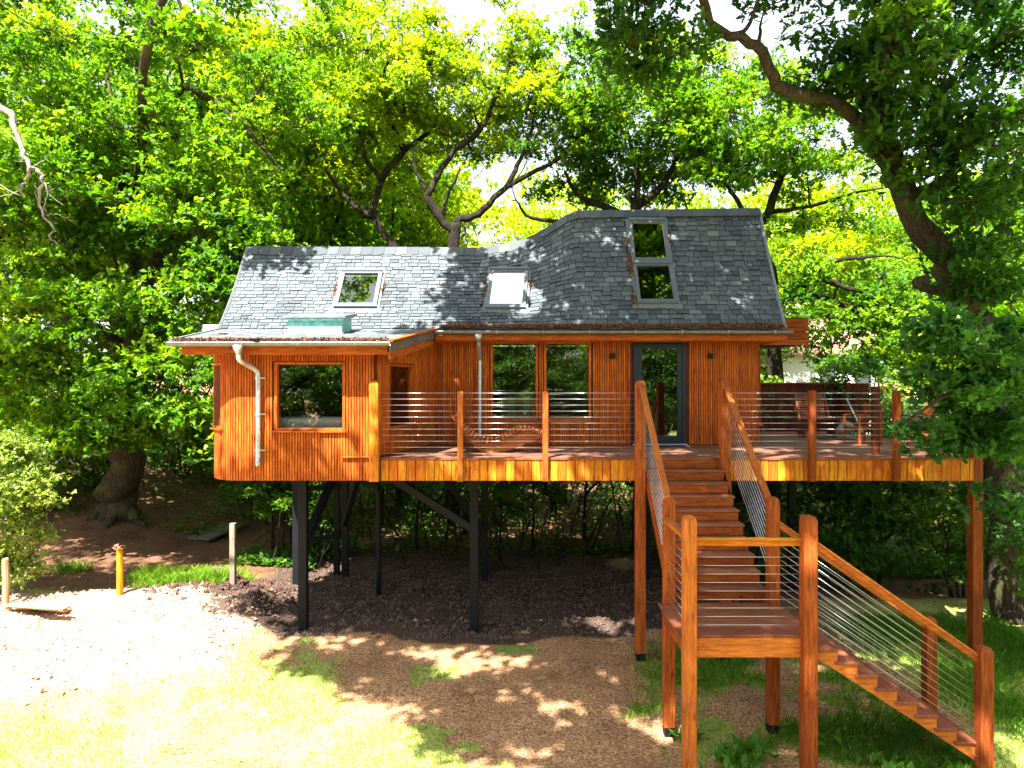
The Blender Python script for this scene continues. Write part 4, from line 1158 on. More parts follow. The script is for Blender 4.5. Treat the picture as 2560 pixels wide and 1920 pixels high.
def puff_leaves(puffs, ntuft, nleaf, size, rng, flat=.75, oak=False, up=.6, shell=.45):
    puffs = np.asarray(puffs, float)
    n = len(puffs); area = (puffs[:, 3] ** 2); cnt = np.maximum(4, (ntuft * area / area.mean())).astype(int)
    idx = np.repeat(np.arange(n), cnt); N = len(idx)
    d = unit(N, rng); d[:, 2] = np.abs(d[:, 2]) * .95 - .25 * rng.random(N)
    rad = (shell + (1 - shell) * rng.random(N)) ** .8
    lump = 1.05 + .40 * rng.normal(size=N).clip(-1.6, 1.8)
    c = puffs[idx, :3] + d * (rad * lump * puffs[idx, 3])[:, None] * np.array([1, 1, flat])
    axis = d * .7 + np.array([0, -.1, .45]); axis /= np.linalg.norm(axis, axis=1, keepdims=True)
    j = np.repeat(np.arange(N), nleaf); M = len(j)
    dr = axis[j] * .5 + unit(M, rng) * .95; dr /= np.linalg.norm(dr, axis=1, keepdims=True)
    base = c[j] + unit(M, rng) * size * .35 * rng.random(M)[:, None]
    sz = size * (.45 + .95 * rng.random(M))
    ptint = rng.normal(.42, .20, n); ttint = rng.normal(0, .12, N)
    tint = np.clip(ptint[idx][j] + ttint[j] + rng.normal(0, .10, M) + .10 * d[j, 2], 0, 1)
    return (oak_leaves if oak else quad_leaves)(base, dr, sz, rng, up=up), tint
def mesh_obj(name, me, parent, kind=None):
    w_ = WL[parent.name] if parent else Vector((0, 0, 0))
    if parent: me.transform(Matrix.Translation(-w_))
    o = bpy.data.objects.new(name, me); _link(o, parent, w_)
    if kind: o['kind'] = kind
    return o
def skeleton(limbs, puffs, rng, rscale=1.0, sub=6, twig=.011, n1=9):
    """limb tubes, branches to every puff, twigs inside it"""
    b = MB(); nodes = []; nrad = []
    for pts, r0, r1 in limbs:
        sp = smooth_path(pts, 5); k = len(sp)
        sp = [p + Vector(tuple(rng.normal(0, .25 * (r0 + (r1 - r0) * i / k) + .01, 3))) * (0 if i == 0 else 1) * .5 for i, p in enumerate(sp)]
        rd = [r0 + (r1 - r0) * (i / (k - 1)) ** .8 for i in range(k)]
        b.tube(sp, rd, n1 if r0 > .08 else 6, jit=.22)
        nodes += [tuple(p) for p in sp]; nrad += rd
    nodes = np.array(nodes); nrad = np.array(nrad)
    pf = np.asarray(puffs, float)
    d0 = np.array([np.min(np.sum((nodes - p[:3]) ** 2, 1)) for p in pf]); order = np.argsort(d0)
    for i in order:
        p = pf[i]; dd = np.sum((nodes - p[:3]) ** 2, 1) + np.maximum(0, nodes[:, 2] - p[2]) * 1.5
        j = int(np.argmin(dd)); a = Vector(nodes[j]); c = Vector(p[:3]); L = (c - a).length
        if L < .05: continue
        r0 = min(nrad[j] * .75, .02 + .022 * L) * rscale
        mid1 = a.lerp(c, .35) + Vector(tuple(rng.normal(0, .10 * L, 3))); mid2 = a.lerp(c, .7) + Vector(tuple(rng.normal(0, .08 * L, 3)))
        pts = smooth_path([a, mid1, mid2, c], 3); k = len(pts); rd = [r0 + (twig * 1.3 - r0) * q / (k - 1) for q in range(k)]
        b.tube(pts, rd, 5, caps=False)
        nodes = np.vstack([nodes, [tuple(q) for q in pts[2:]]]); nrad = np.concatenate([nrad, rd[2:]])
        for _ in range(sub):
            u = rng.normal(size=3); u /= np.linalg.norm(u); u[2] = abs(u[2]) * .6
            e = c + Vector(u) * p[3] * rng.uniform(.5, .95); s = a.lerp(c, rng.uniform(.6, 1.0)) if L > p[3] else c
            m = s.lerp(e, .5) + Vector(tuple(rng.normal(0, .08 * p[3], 3)))
            b.tube([s, m, e], [twig, twig * .8, twig * .4], 3, caps=False)
    return b
def fill(ells, n, rng, r=(.6, 1.1), shell=.35, minsep=.62):
    """puffs inside ellipsoids (cx,cy,cz,rx,ry,rz,weight)"""
    ws = np.array([e[6] if len(e) > 6 else e[3] * e[4] * e[5] for e in ells], float); ws /= ws.sum()
    out_ = []; tries = 0
    while len(out_) < n and tries < n * 40:
        tries += 1
        e = ells[rng.choice(len(ells), p=ws)]; u = rng.normal(size=3); u /= np.linalg.norm(u)
        q = (shell + (1 - shell) * rng.random()) ** .6
        p = np.array(e[:3]) + u * q * np.array(e[3:6]); rr = rng.uniform(*r)
        if out_ :
            o_ = np.array(out_); dd = np.linalg.norm((o_[:, :3] - p) * [1, 1, 1.5], axis=1)
            if dd.min() < rr * minsep: continue
        out_.append((*p, rr))
    return out_
def tree(name, label, cat, base, limbs, puffs, leafm, barkm, seed, ntuft=55, nleaf=6, size=.13, group=None, extra=None, **kw):
    rng = np.random.default_rng(seed)
    t = thing(name, label, cat, base, group)
    skeleton(limbs, puffs, rng, sub=kw.get('sub', 6), twig=kw.get('twig', .012)).build('trunk', barkm, t, smooth=True)
    V, tint = puff_leaves(puffs, ntuft, nleaf, size, rng, oak=kw.get('oak', False), flat=kw.get('flat', .75))
    me = np_mesh('crown', V, V.shape[1], leafm, tint); mesh_obj('crown', me, t)
    return t
def PP(*a): return tuple(P(*a))

# the big oak on the left
rg = np.random.default_rng(21)
bz = gz(-11.1, 20)
ells = [(-11.5, 18.5, 13.0, 4.2, 2.6, 3.4, 50), (-7.4, 19.0, 12.6, 3.2, 2.2, 3.6, 46), (-12.5, 17.5, 8.6, 3.0, 2.0, 2.4, 30), (-8.0, 17.6, 7.4, 2.8, 1.2, 2.0, 32), (-8.6, 17.0, 4.6, 1.9, .9, 1.5, 30), (-7.4, 17.0, 3.2, 1.1, .8, 1.0, 13), (-10.6, 17.0, 5.8, 2.4, 1.0, 1.6, 24), (-9.4, 17.2, 9.4, 3.4, 1.2, 1.8, 30), (-12.5, 17, 5.6, 1.6, 1.0, 2.0, 14), (-10.2, 17.0, 3.35, 1.7, .5, .55, 26)]
limbs = [([(-11.1, 20, bz - .3), (-11.1, 20, bz + .1), (-10.95, 20, bz + 1.2), (-10.8, 20, 4.0), (-10.6, 20, 6.2), (-10.6, 19.8, 8.5), (-11, 19.5, 12)], .68, .16),
         ([(-10.8, 20, 4.2), (-10.0, 19.7, 5.8), (-9.5, 19.4, 6.6), (-8.2, 19.0, 7.8), (-6.8, 18.8, 9.4)], .36, .07),
         ([(-10.6, 20, 6.6), (-9.4, 19.5, 9.2), PP(440, 235, 19), PP(560, 275, 18.6), PP(640, 350, 18.4), PP(700, 420, 18)], .20, .03),
         ([(-10.7, 20, 5.4), (-12.3, 19.4, 6.6), (-14.2, 18.6, 7.4)], .30, .08),
         ([(-10.7, 20, 5.8), (-12.4, 19.5, 8.8), (-14.0, 19.0, 11.0)], .26, .08),
         ([(-10.8, 20, 3.6), (-9.8, 18.8, 4.6), (-8.8, 18.0, 4.7), (-7.8, 17.6, 4.0)], .16, .04),
         ([(-11.1, 20, bz + .5), (-10.55, 19.75, bz + .02), (-10.1, 19.6, bz - .25)], .26, .06), ([(-11.2, 20, bz + .5), (-11.6, 19.5, bz - .05), (-11.9, 19.2, bz - .25)], .24, .06), ([(-11.1, 20, bz + .4), (-11.0, 19.4, bz - .05), (-10.9, 19.1, bz - .25)], .24, .06)]
limbs.append(([(-10.6, 19.8, 8.5), (-9.2, 17.6, 10.6), (-7.6, 15.0, 12.2), (-5.6, 13.9, 13.6), (-3.4, 13.8, 14.2)], .16, .04))
over = fill([(-6.2, 13.5, 11.2, 1.0, .5, .35, 9), (-5.0, 14.9, 14.8, 1.6, 1.2, .5, 14), (-13.5, 11.5, 13.6, 3.6, 3.6, 1.0, 44)], 62, rg, (.4, .7), minsep=.55)
tree('oak_tree', 'massive spreading oak with a stout flared trunk left of the house', 'tree', (-11.1, 20, bz), limbs, over + fill(ells, 310, rg, (.5, .95), minsep=.5), L_oak, M_bark, 1, 60, 6, .14)
# two open trees behind the roof
t2 = [([(P(985, 700, 24)), P(985, 622, 24), P(935, 540, 24), P(950, 450, 24), P(915, 400, 24), P(900, 330, 24)], .21, .05),
      ([P(950, 450, 24), P(1010, 375, 24), P(1070, 330, 24), P(1130, 240, 24)], .15, .05), ([P(935, 540, 24), P(870, 500, 24.3), P(810, 420, 24)], .15, .05),
      ([P(1010, 375, 24), P(975, 300, 23.7), P(960, 200, 23.5), P(990, 90, 23)], .11, .04)]
t2 = [([tuple(q) for q in a], b_, c_) for a, b_, c_ in t2]
t2[0][0].insert(0, (P(985, 700, 24).x + .3, 24, 0.2))
def behind(pf, ylim, pylim=350, drop=9999):
    pf = [q for q in pf if 960 - (q[2] - CAMZ) / q[1] * F < drop]
    return [(x * (max(y, ylim) / y), max(y, ylim), CAMZ + (z - CAMZ) * (max(y, ylim) / y), r) if 960 - (z - CAMZ) / y * F > pylim else (x, y, z, r) for x, y, z, r in pf]
e2 = [(P(790, 130, 24).x, 23.5, 15.0, 3.8, 2.0, 3.6), (P(960, 110, 24).x, 23.5, 15.0, 2.6, 2.0, 3.0), (P(980, 380, 24).x, 23.6, 11.5, 2.6, 1.8, 2.0), (P(760, 360, 24).x, 23.5, 11.0, 2.6, 2.0, 2.2), (P(800, 560, 24).x, 24.5, 9.2, 2.0, 1.5, 1.2)]
tree('oak_tree', 'yellow green tree forking behind the low end of the roof', 'tree', (P(985, 700, 24).x, 24, .4), t2, behind(fill(e2, 175, rg, (.5, .95), minsep=.55), 25.4, 300, 500), L_yel, M_barkd, 2, 55, 6, .135)
t3 = [([(P(1135, 700, 22).x, 22, .2), P(1135, 620, 22), P(1133, 578, 22), P(1090, 530, 22), P(1072, 485, 22), P(1100, 430, 22), P(1140, 370, 22)], .22, .07),
      ([P(1133, 578, 22), P(1150, 548, 22), P(1195, 535, 22), P(1265, 468, 22), P(1345, 425, 22), P(1400, 395, 22), P(1450, 340, 22)], .15, .04),
      ([P(1140, 370, 22), P(1180, 345, 22), P(1215, 300, 22), P(1255, 210, 22), P(1290, 150, 22)], .13, .04),
      ([P(1265, 468, 22), P(1300, 400, 22), P(1330, 320, 22), P(1345, 230, 22)], .09, .03), ([P(1072, 485, 22), P(1040, 430, 22), P(1030, 370, 22)], .08, .03),
      ([P(1105, 545, 22), P(1115, 500, 21.8), P(1150, 420, 21.6)], .08, .04)]
t3 = [([tuple(q) for q in a], b_, c_) for a, b_, c_ in t3]
e3 = [(P(1200, 140, 22).x, 22, 14.6, 2.7, 1.8, 2.6), (P(1120, 240, 22).x, 22, 13.2, 2.4, 1.6, 2.2), (P(1330, 330, 22).x, 22, 12.0, 2.4, 1.8, 2.4), (P(1050, 330, 22).x, 21.8, 11.8, 1.8, 1.5, 2.0), (P(1240, 400, 22).x, 22.2, 11.3, 2.2, 1.2, 1.2)]
tree('oak_tree', 'slender tree with a low fork rising behind the dip of the roof', 'tree', (P(1135, 700, 22).x, 22, .3), t3, behind(fill(e3, 135, rg, (.42, .8), minsep=.55), 23.4, 270, 400), L_yel, M_barkd, 3, 52, 6, .13)
t4 = [([(P(1600, 700, 23).x, 23, .2), P(1590, 560, 23), P(1592, 520, 23), P(1650, 470, 23), P(1690, 400, 23), P(1740, 300, 22.6)], .22, .06),
      ([P(1592, 560, 23), P(1530, 525, 23), P(1450, 490, 23), P(1410, 430, 23)], .16, .05), ([P(1560, 560, 23), P(1470, 560, 22.6), P(1330, 545, 22), P(1290, 500, 21.6)], .12, .03),
      ([P(1592, 540, 23), P(1590, 420, 22.6), P(1560, 300, 22.3)], .14, .05)]
t4 = [([tuple(q) for q in a], b_, c_) for a, b_, c_ in t4]
e4 = [(P(1405, 150, 22.5).x, 22.5, 14.4, 1.8, 1.2, 2.4), (P(1500, 200, 22.5).x, 22.5, 13.6, 2.6, 1.8, 2.4), (P(1560, 320, 22.5).x, 22.3, 12.8, 3.0, 2.0, 2.6), (P(1430, 400, 22.5).x, 22.5, 11.3, 2.0, 1.6, 1.8), (P(1330, 520, 21.8).x, 21.8, 9.9, 1.2, .8, .7), (P(1700, 380, 22.5).x, 22.4, 12.0, 2.6, 1.8, 2.0), (P(1540, 490, 22.5).x, 22.6, 10.4, 1.8, 1.3, .9)]
tree('oak_tree', 'mid green tree with dark crooked limbs behind the stacked roof windows', 'tree', (P(1600, 700, 23).x, 23, .3), t4, behind(fill(e4, 150, rg, (.42, .8), minsep=.55), 24.0, 400, 520), L_oak, M_barkd, 4, 55, 6, .13)
t5 = [([(P(1930, 960, 21).x, 21, .2), P(1935, 760, 21), P(1905, 620, 21), P(1925, 520, 21), P(1960, 420, 20.6), P(1980, 280, 20)], .26, .06),
      ([P(1935, 760, 21), P(2010, 700, 20.5), P(2080, 655, 20), P(2150, 645, 19.6), P(2200, 640, 19.3), P(2270, 650, 19)], .13, .012), ([P(1960, 745, 21), P(2060, 745, 20.4), P(2180, 795, 20), P(2300, 790, 19.6)], .12, .03),
      ([P(2060, 700, 20.3), P(2160, 728, 19.8), P(2260, 700, 19.5)], .10, .03), ([P(1925, 530, 21), P(2030, 515, 20.5), P(2150, 480, 20), P(2210, 470, 20)], .08, .02), ([P(1905, 620, 21), P(1830, 480, 20.6), P(1780, 430, 20.3)], .10, .03)]
t5 = [([tuple(q) for q in a], b_, c_) for a, b_, c_ in t5]
e5 = [(P(1780, 240, 20.5).x, 20.6, 12.6, 2.4, 1.6, 2.0), (P(1900, 330, 20.5).x, 20.5, 11.8, 2.6, 2.0, 2.2), (P(2060, 600, 20).x, 20, 8.6, 1.8, 1.4, 1.2), (P(2120, 760, 20).x, 20, 6.8, 2.2, 1.4, 1.2), (P(2110, 880, 20.5).x, 20.8, 5.6, 1.0, 1.0, .8), (P(2250, 820, 20).x, 20, 6.2, 1.6, 1.4, 1.4)]
tree('oak_tree', 'leaning tree with long low limbs just beyond the right gable', 'tree', (P(1930, 960, 21).x, 21, .3), t5, fill(e5, 150, rg, (.42, .8), minsep=.55), L_oak, M_barkd, 5, 50, 6, .13)

# the great oak on the right, its crown reaching over the house and the lawn
def shade(p, z):   # where leaves must hang to shade p
    t = (z - p[2]) / SUN.z; return (p[0] + SUN.x * t, p[1] + SUN.y * t, z)
TB = (9.75, 13.8)
t6 = [([(TB[0], TB[1], -.3), (TB[0], TB[1], .1), (9.55, 13.8, 2.5), P(2470, 870, 13.8), P(2415, 760, 13.8), P(2360, 650, 13.7), P(2285, 530, 13.5), P(2235, 420, 13.3), P(2210, 320, 13.1), P(2200, 180, 12.8), P(2210, 20, 12.4), (6.4, 11.5, 13.5)], .36, .14),
      ([P(2235, 430, 13.3), P(2110, 268, 12.6), P(1990, 235, 12.2), P(1935, 205, 12.0), P(1905, 130, 11.8), P(1850, 95, 11.6), P(1780, 55, 11.4), (2.4, 10.6, 11.6)], .135, .06),
      ([P(2210, 320, 13.1), P(2150, 220, 12.8), P(2160, 160, 12.5), P(2250, 110, 12.2), P(2275, 40, 12)], .15, .09),
      ([P(2265, 500, 13.5), P(2360, 450, 13.0), P(2450, 360, 12.5)], .16, .06), ([P(2400, 740, 13.8), P(2290, 710, 13.3), P(2320, 690, 13.2)], .11, .05),
      ([P(2210, 20, 12.4), (3.5, 8.5, 13.0), (.8, 5.8, 13.6), (-1.5, 3.5, 13.8)], .20, .07), ([(3.5, 8.5, 13.0), (4.2, 5.0, 13.6), (3.4, 1.5, 13.8)], .14, .06),
      ([(2.4, 10.6, 11.9), (.4, 11.3, 12.6), (-1.8, 11.2, 13.1)], .12, .05), ([P(2490, 900, 13.6), P(2480, 960, 12), P(2420, 960, 10.6), P(2330, 940, 9.8)], .10, .03)]
t6 = [([tuple(q) for q in a], b_, c_) for a, b_, c_ in t6]
rg6 = np.random.default_rng(66)
e6 = [(P(2330, 180, 12).x, 12, 10.0, 2.2, 1.8, 1.5), (P(2120, 90, 12).x, 12.2, 10.8, 1.8, 1.5, .8), (P(2470, 330, 12.5).x, 12.3, 9.2, 1.6, 1.6, 1.7), (P(1640, 90, 11.6).x, 11.8, 10.6, 1.1, .9, .7), (P(1880, 40, 11.6).x, 11.8, 10.9, 1.4, 1.0, .5),
      (P(2270, 420, 12.8).x, 12.7, 8.8, 1.0, .6, .6), (P(2500, 620, 13).x, 13.5, 7.2, 1.0, 1.2, 1.2), (P(2130, 330, 12.8).x, 12.9, 9.3, .8, .5, .5), (P(1560, 200, 11.8).x, 11.9, 9.9, .7, .6, .5)]
puffs6 = fill(e6, 120, rg6, (.38, .7), minsep=.55)
LIT = [((-4.6, 9.9, 0), .1)]
def ground_shade(x, y):
    if x < -4.5 + (12.7 - y) * 1.04: return False
    for gx, gy, rx, ry in ((-1.7, 12.1, 1.9, .34), (-.9, 11.5, 1.0, .28), (.4, 9.3, .5, .2), (3.7, 11.2, .5, .25), (5.3, 10.4, .8, .3), (6.7, 9.3, .6, .3), (2.6, 9.9, .5, .2), (4.9, 11.5, .6, .25), (6.4, 8.3, .5, .3)):
        if ((x - gx) / rx) ** 2 + ((y - gy) / ry) ** 2 < 1: return False
    return True
n0 = len(puffs6); tries = 0
sh = []
while len(sh) < 175 and tries < 9000:
    tries += 1
    x, y = rg6.uniform(-5, 9.0), rg6.uniform(6.5, 13.5)
    if not ground_shade(x, y): continue
    q = shade((x, y, .1), rg6.uniform(12.2, 14.2))
    if q[2] < CAMZ + .55 * max(q[1], 0) + .7: continue
    r_ = rg6.uniform(.42, .75)
    if sh and np.min(np.linalg.norm(np.array(sh)[:, :2] - np.array(q)[:2], axis=1)) < .55 * r_ + .12: continue
    # keep the sunlit lawn clear
    if not ground_shade(x - r_ * .35, y + .1): continue
    sh.append((*q, r_))
m0 = len(sh); tries = 0
while len(sh) < m0 + 120 and tries < 16000:
    tries += 1
    x = rg6.uniform(-2.3, 5.6); t = rg6.uniform(-.6, 1.0)
    if x < -1.7 + .5 * t + .0: continue
    pr = roof(x, max(t, 0)); pr = (pr.x, pr.y - (.2 if t < 0 else 0), pr.z + min(t, 0) * 2.4)
    if mnoise.noise(Vector((x * 1.5, t * 3.5, 4))) > .03 and t > .05: continue
    q = shade(pr, rg6.uniform(11.9, 13.2))
    if q[2] < CAMZ + .55 * q[1] + .45: continue
    r_ = rg6.uniform(.30, .55)
    if np.min(np.linalg.norm(np.array(sh)[m0:, :2] - np.array(q)[:2], axis=1)) <   .5 * r_ if len(sh) > m0 else False: continue
    sh.append((*q, r_))
m0 = len(sh); tries = 0
while len(sh) < m0 + 110 and tries < 9000:
    tries += 1
    x, y = rg6.uniform(-1.3, 9.0), rg6.uniform(12.0, 18.6)
    if x < 4.6 and y > 14.3: continue
    if mnoise.noise(Vector((x * 1.3, y * 2.2, 9))) > .20: continue
    q = shade((x, y, 3.9), rg6.uniform(12.4, 14.0)); r_ = rg6.uniform(.32, .55)
    if q[2] < CAMZ + .55 * q[1] + .45: continue
    if len(sh) > m0 and np.min(np.linalg.norm(np.array(sh)[m0:, :2] - np.array(q)[:2], axis=1)) < .6 * r_: continue
    sh.append((*q, r_))
for q in ((3.9, 11.7, 13.2), (3.5, 11.5, 13.5), (2.8, 11.7, 13.6)): sh.append((*q, .45))
for _ in range(34):
    sh.append((*shade((rg6.uniform(5.2, 9.2), 18.3, rg6.uniform(3.6, 4.8)), rg6.uniform(13.0, 14.0)), rg6.uniform(.4, .6)))
OK_ = thing('oak_tree', 'great leaning oak on the right whose dark crown overhangs house and stairs', 'tree', (TB[0], TB[1], 0))
skeleton(t6, puffs6 + sh, rg6, sub=4, twig=.010, n1=12).build('trunk', M_bark, OK_, smooth=True)
V, tint = puff_leaves(puffs6, 42, 5, .15, rg6, oak=True)
mesh_obj('crown', np_mesh('crown', V, V.shape[1], L_dark, tint), OK_)
V, tint = puff_leaves(sh, 52, 5, .185, rg6, flat=.5)
mesh_obj('crown', np_mesh('crown', V, 4, L_oak, tint), OK_)
# low leafy bough in front of the terrace corner
eb = [(P(2440, 1120, 10.4).x, 10.4, 3.9, .8, .4, .5), (P(2520, 1220, 10.8).x, 10.8, 3.1, .5, .4, .7), (P(2420, 900, 9.9).x, 9.9, 4.95, .75, .55, .75), (P(2350, 1000, 9.8).x, 9.7, 4.5, .75, .4, .35), (P(2480, 1060, 10).x, 10.1, 4.0, .6, .5, .6), (P(2510, 880, 10).x, 10.2, 4.9, .6, .5, .8), (P(2270, 1060, 9.8).x, 9.9, 4.12, .42, .3, .3)]
rgb = np.random.default_rng(5)
pb = fill(eb, 78, rgb, (.20, .36), minsep=.42)
V, tint = puff_leaves(pb, 20, 5, .125, rgb, oak=True, flat=.7)
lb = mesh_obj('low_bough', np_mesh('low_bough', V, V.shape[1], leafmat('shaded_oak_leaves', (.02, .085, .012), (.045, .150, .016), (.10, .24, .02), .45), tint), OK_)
skeleton([([tuple(P(2500, 900, 12)), tuple(P(2490, 950, 10.8)), tuple(P(2420, 960, 10.1)), tuple(P(2330, 1010, 9.8)), tuple(P(2270, 1050, 9.8))], .06, .015),
          ([tuple(P(2490, 950, 10.8)), tuple(P(2440, 860, 10.0)), tuple(P(2420, 830, 9.9))], .03, .012)], pb, rgb, sub=3, twig=.006).build('low_branch', M_bark, OK_, smooth=True)

# saplings and bushes to the right of and under the terrace
def generic_puffs(h, w_, rng, n, r=(.6, 1.0)):
    return fill([(0, 0, h * .68, w_, w_, h * .30), (0, 0, h * .5, w_ * .8, w_ * .8, h * .22)], n, rng, r)
def generic_limbs(h, w_, rng, r0=.2):
    L = [([(0, 0, -.4), (.05, 0, h * .15), (rng.normal(0, .2), rng.normal(0, .2), h * .45), (rng.normal(0, .4), rng.normal(0, .4), h * .9)], r0, r0 * .2)]
    for i in range(6):
        a = i * 1.05 + rng.uniform(-.3, .3); z = h * rng.uniform(.22, .5)
        L.append(([(0, 0, z), (math.cos(a) * w_ * .35, math.sin(a) * w_ * .35, z + h * .12), (math.cos(a) * w_ * .75, math.sin(a) * w_ * .75, z + h * .26)], r0 * .5, r0 * .12))
    return L
PROTO = {}
def proto(key, h, w_, leafm, barkm, seed, npf, r=(.6, 1.0), ntuft=45, nleaf=5, size=.15, r0=.2):
    rng = np.random.default_rng(seed); pf = generic_puffs(h, w_, rng, npf, r)
    tr = skeleton(generic_limbs(h, w_, rng, r0), pf, rng, sub=3).mesh('trunk', barkm, smooth=True)
    V, tint = puff_leaves(pf, ntuft, nleaf, size, rng); cr = np_mesh('crown', V, 4, leafm, tint)
    PROTO[key] = (tr, cr)
proto('a', 15, 5.0, L_oak, M_barkd, 101, 130, (.8, 1.4), 60, 5, .19, .3)
proto('b', 14, 4.4, L_yel, M_barkd, 102, 120, (.8, 1.4), 60, 5, .19, .28)
proto('c', 13, 4.6, L_oak, M_barkd, 103, 120, (.7, 1.3), 60, 5, .18, .25)
proto('s', 5.0, 1.7, L_under, M_barkd, 104, 46, (.35, .6), 40, 5, .11, .07)
proto('d', 6.0, 2.1, L_dark, M_barkd, 105, 60, (.4, .7), 45, 5, .12, .09)
def plant(key, x, y, s_, rz, name, label, cat, group=None, dz=0):
    t = thing(name, label, cat, (x, y, gz(x, y) + dz), group)
    t.rotation_euler.z = rz; t.scale = (s_, s_, s_)
    for nm, me in zip(('trunk', 'crown'), PROTO[key]):
        o = bpy.data.objects.new(nm, me); COL.objects.link(o); o.parent = t
    return t
for i, x in enumerate(np.arange(-16, 12, 1.9)):
    plant('d', float(x), -6.2 - 1.6 * (i % 3), .85 + .15 * (i % 2), i * 1.3, 'thicket_tree', 'dense low tree across the clearing, mirrored in the window glass', 'tree', 'low trees mirrored in the glass')
BT = [('a', -19, 25, 1.2, 'broad tree deep in the wood beyond the picture edge side of the oak'), ('c', -14.5, 28, 1.25, 'tree rising behind the massive left oak'), ('a', -8.5, 30, 1.2, 'green tree filling the gap above the sunlit roof end'),
      ('b', -6.5, 34, 1.3, 'bright tree behind the forked tree at the low roof end'), ('b', 3.5, 35, .95, 'pale yellow tree far behind the middle of the ridge'),
      ('a', 8.5, 33, .82, 'green tree behind the stacked roof windows'), ('c', 9.6, 31, .75, 'tree beyond the right gable end'), ('a', 19.5, 31, .85, 'wide tree behind the terrace corner'), ('c', 15.2, 22, .72, 'tree standing right of the great leaning trunk'),
      ('a', 13.2, 16.5, .62, 'leafy tree at the picture edge behind the low oak bough'), ('b', -24, 38, 1.1, 'tall pale tree far off on the left'), ('b', 8, 46, .95, 'far yellow green tree seen above the ridge'), ('a', 27, 42, 1.0, 'far tree on the right horizon'), ('c', -11.5, 33, 1.4, 'tall tree far behind the crown of the big oak'), ('b', 17, 37, 1.1, 'bright far tree between the gable and the leaning trunk'), ('c', 22, 26, .9, 'tree deep behind the leaning trunk')]
for i, (k, x, y, s_, lab) in enumerate(BT):
    plant(k, x, y, s_, i * 1.7, 'woodland_tree', lab, 'tree', 'trees of the wood behind the house')
# trees behind the viewer, seen only mirrored in the panes
for i, (x, y) in enumerate(((-15, -13), (-9, -11), (-4, -13), (0.5, -10.5), (5, -13), (9.5, -10), (14, -14), (20, -12), (-21, -15), (-3, -19), (7, -19))):
    plant('d', x + 2.2, y + 4.2, 1.0 + .1 * (i % 3), i, 'thicket_tree', 'dense low tree across the clearing, mirrored in the window glass', 'tree', 'low trees mirrored in the glass')
    plant('a' if i % 2 else 'c', x, y, .72, i, 'woodland_tree', 'tree across the clearing, mirrored in the window glass', 'tree', 'trees mirrored in the glass')
SP = [(-6.3, 18.6, .75), (-5.6, 17.9, .62), (-2.6, 19.5, .9), (-1.4, 21.0, 1.0), (.6, 19.6, .85), (2.1, 20.5, .95), (3.3, 19.4, .9), (4.4, 21.2, 1.0), (5.6, 19.3, .85), (6.6, 20.6, .9), (1.3, 22.5, 1.05), (-4.0, 22, .9), (-6.9, 23, .9), (5.0, 17.6, .7), (8.8, 17.0, .72), (9.6, 19.2, .95), (-.3, 18.4, .7)]
spots_ = ['behind the pair of black columns', 'beside the grey post', 'behind the black waste pipe', 'seen past the long black brace', 'directly behind the middle black column', 'right of the middle black column', 'before the tuft of dry grass', 'behind the tuft of dry grass', 'left of the tall deck post', 'between deck post and stairs', 'far back under the middle of the deck', 'on the bank behind the black frame', 'by the upper footbridge', 'just behind the stair foot post', 'under the terrace corner', 'beyond the terrace corner', 'close behind the middle column']
for i, ((x, y, s_), sp_) in enumerate(zip(SP, spots_)):
    plant('s' if i % 3 else 'd', x, y, s_, i * 2.1, 'sapling', 'thin dark sapling ' + sp_, 'sapling', 'saplings in the shade under the house')
def bush(name, label, cat, c, r, leafm, seed, npf, size=.09, ntuft=40, pr=(.28, .45), grp=None, bk=None):
    rng = np.random.default_rng(seed); g = gz(c[0], c[1])
    pf = fill([(c[0], c[1], g + r[2] * .55, r[0], r[1], r[2] * .6)], npf, rng, pr, shell=.3, minsep=.5)
    t = thing(name, label, cat, (c[0], c[1], g), grp)
    limbs = [([(c[0] + .1 * i, c[1], g - .1), (c[0] + (i - 1.5) * r[0] * .3, c[1] + rng.normal(0, .2), g + r[2] * .5)], .035, .015) for i in range(4)]
    skeleton(limbs, pf, rng, sub=3, twig=.007).build('stems', bk or M_barkd, t, smooth=True)
    V, tint = puff_leaves(pf, ntuft, 5, size, rng, flat=.8); mesh_obj('foliage', np_mesh('foliage', V, 4, leafm, tint), t)
    return t
bush('shrub', 'pale sunlit shrub at the left picture edge behind the pale post', 'shrub', (-10.45, 13.9), (1.45, 1.0, 2.8), L_bush, 31, 105, .075, 60)
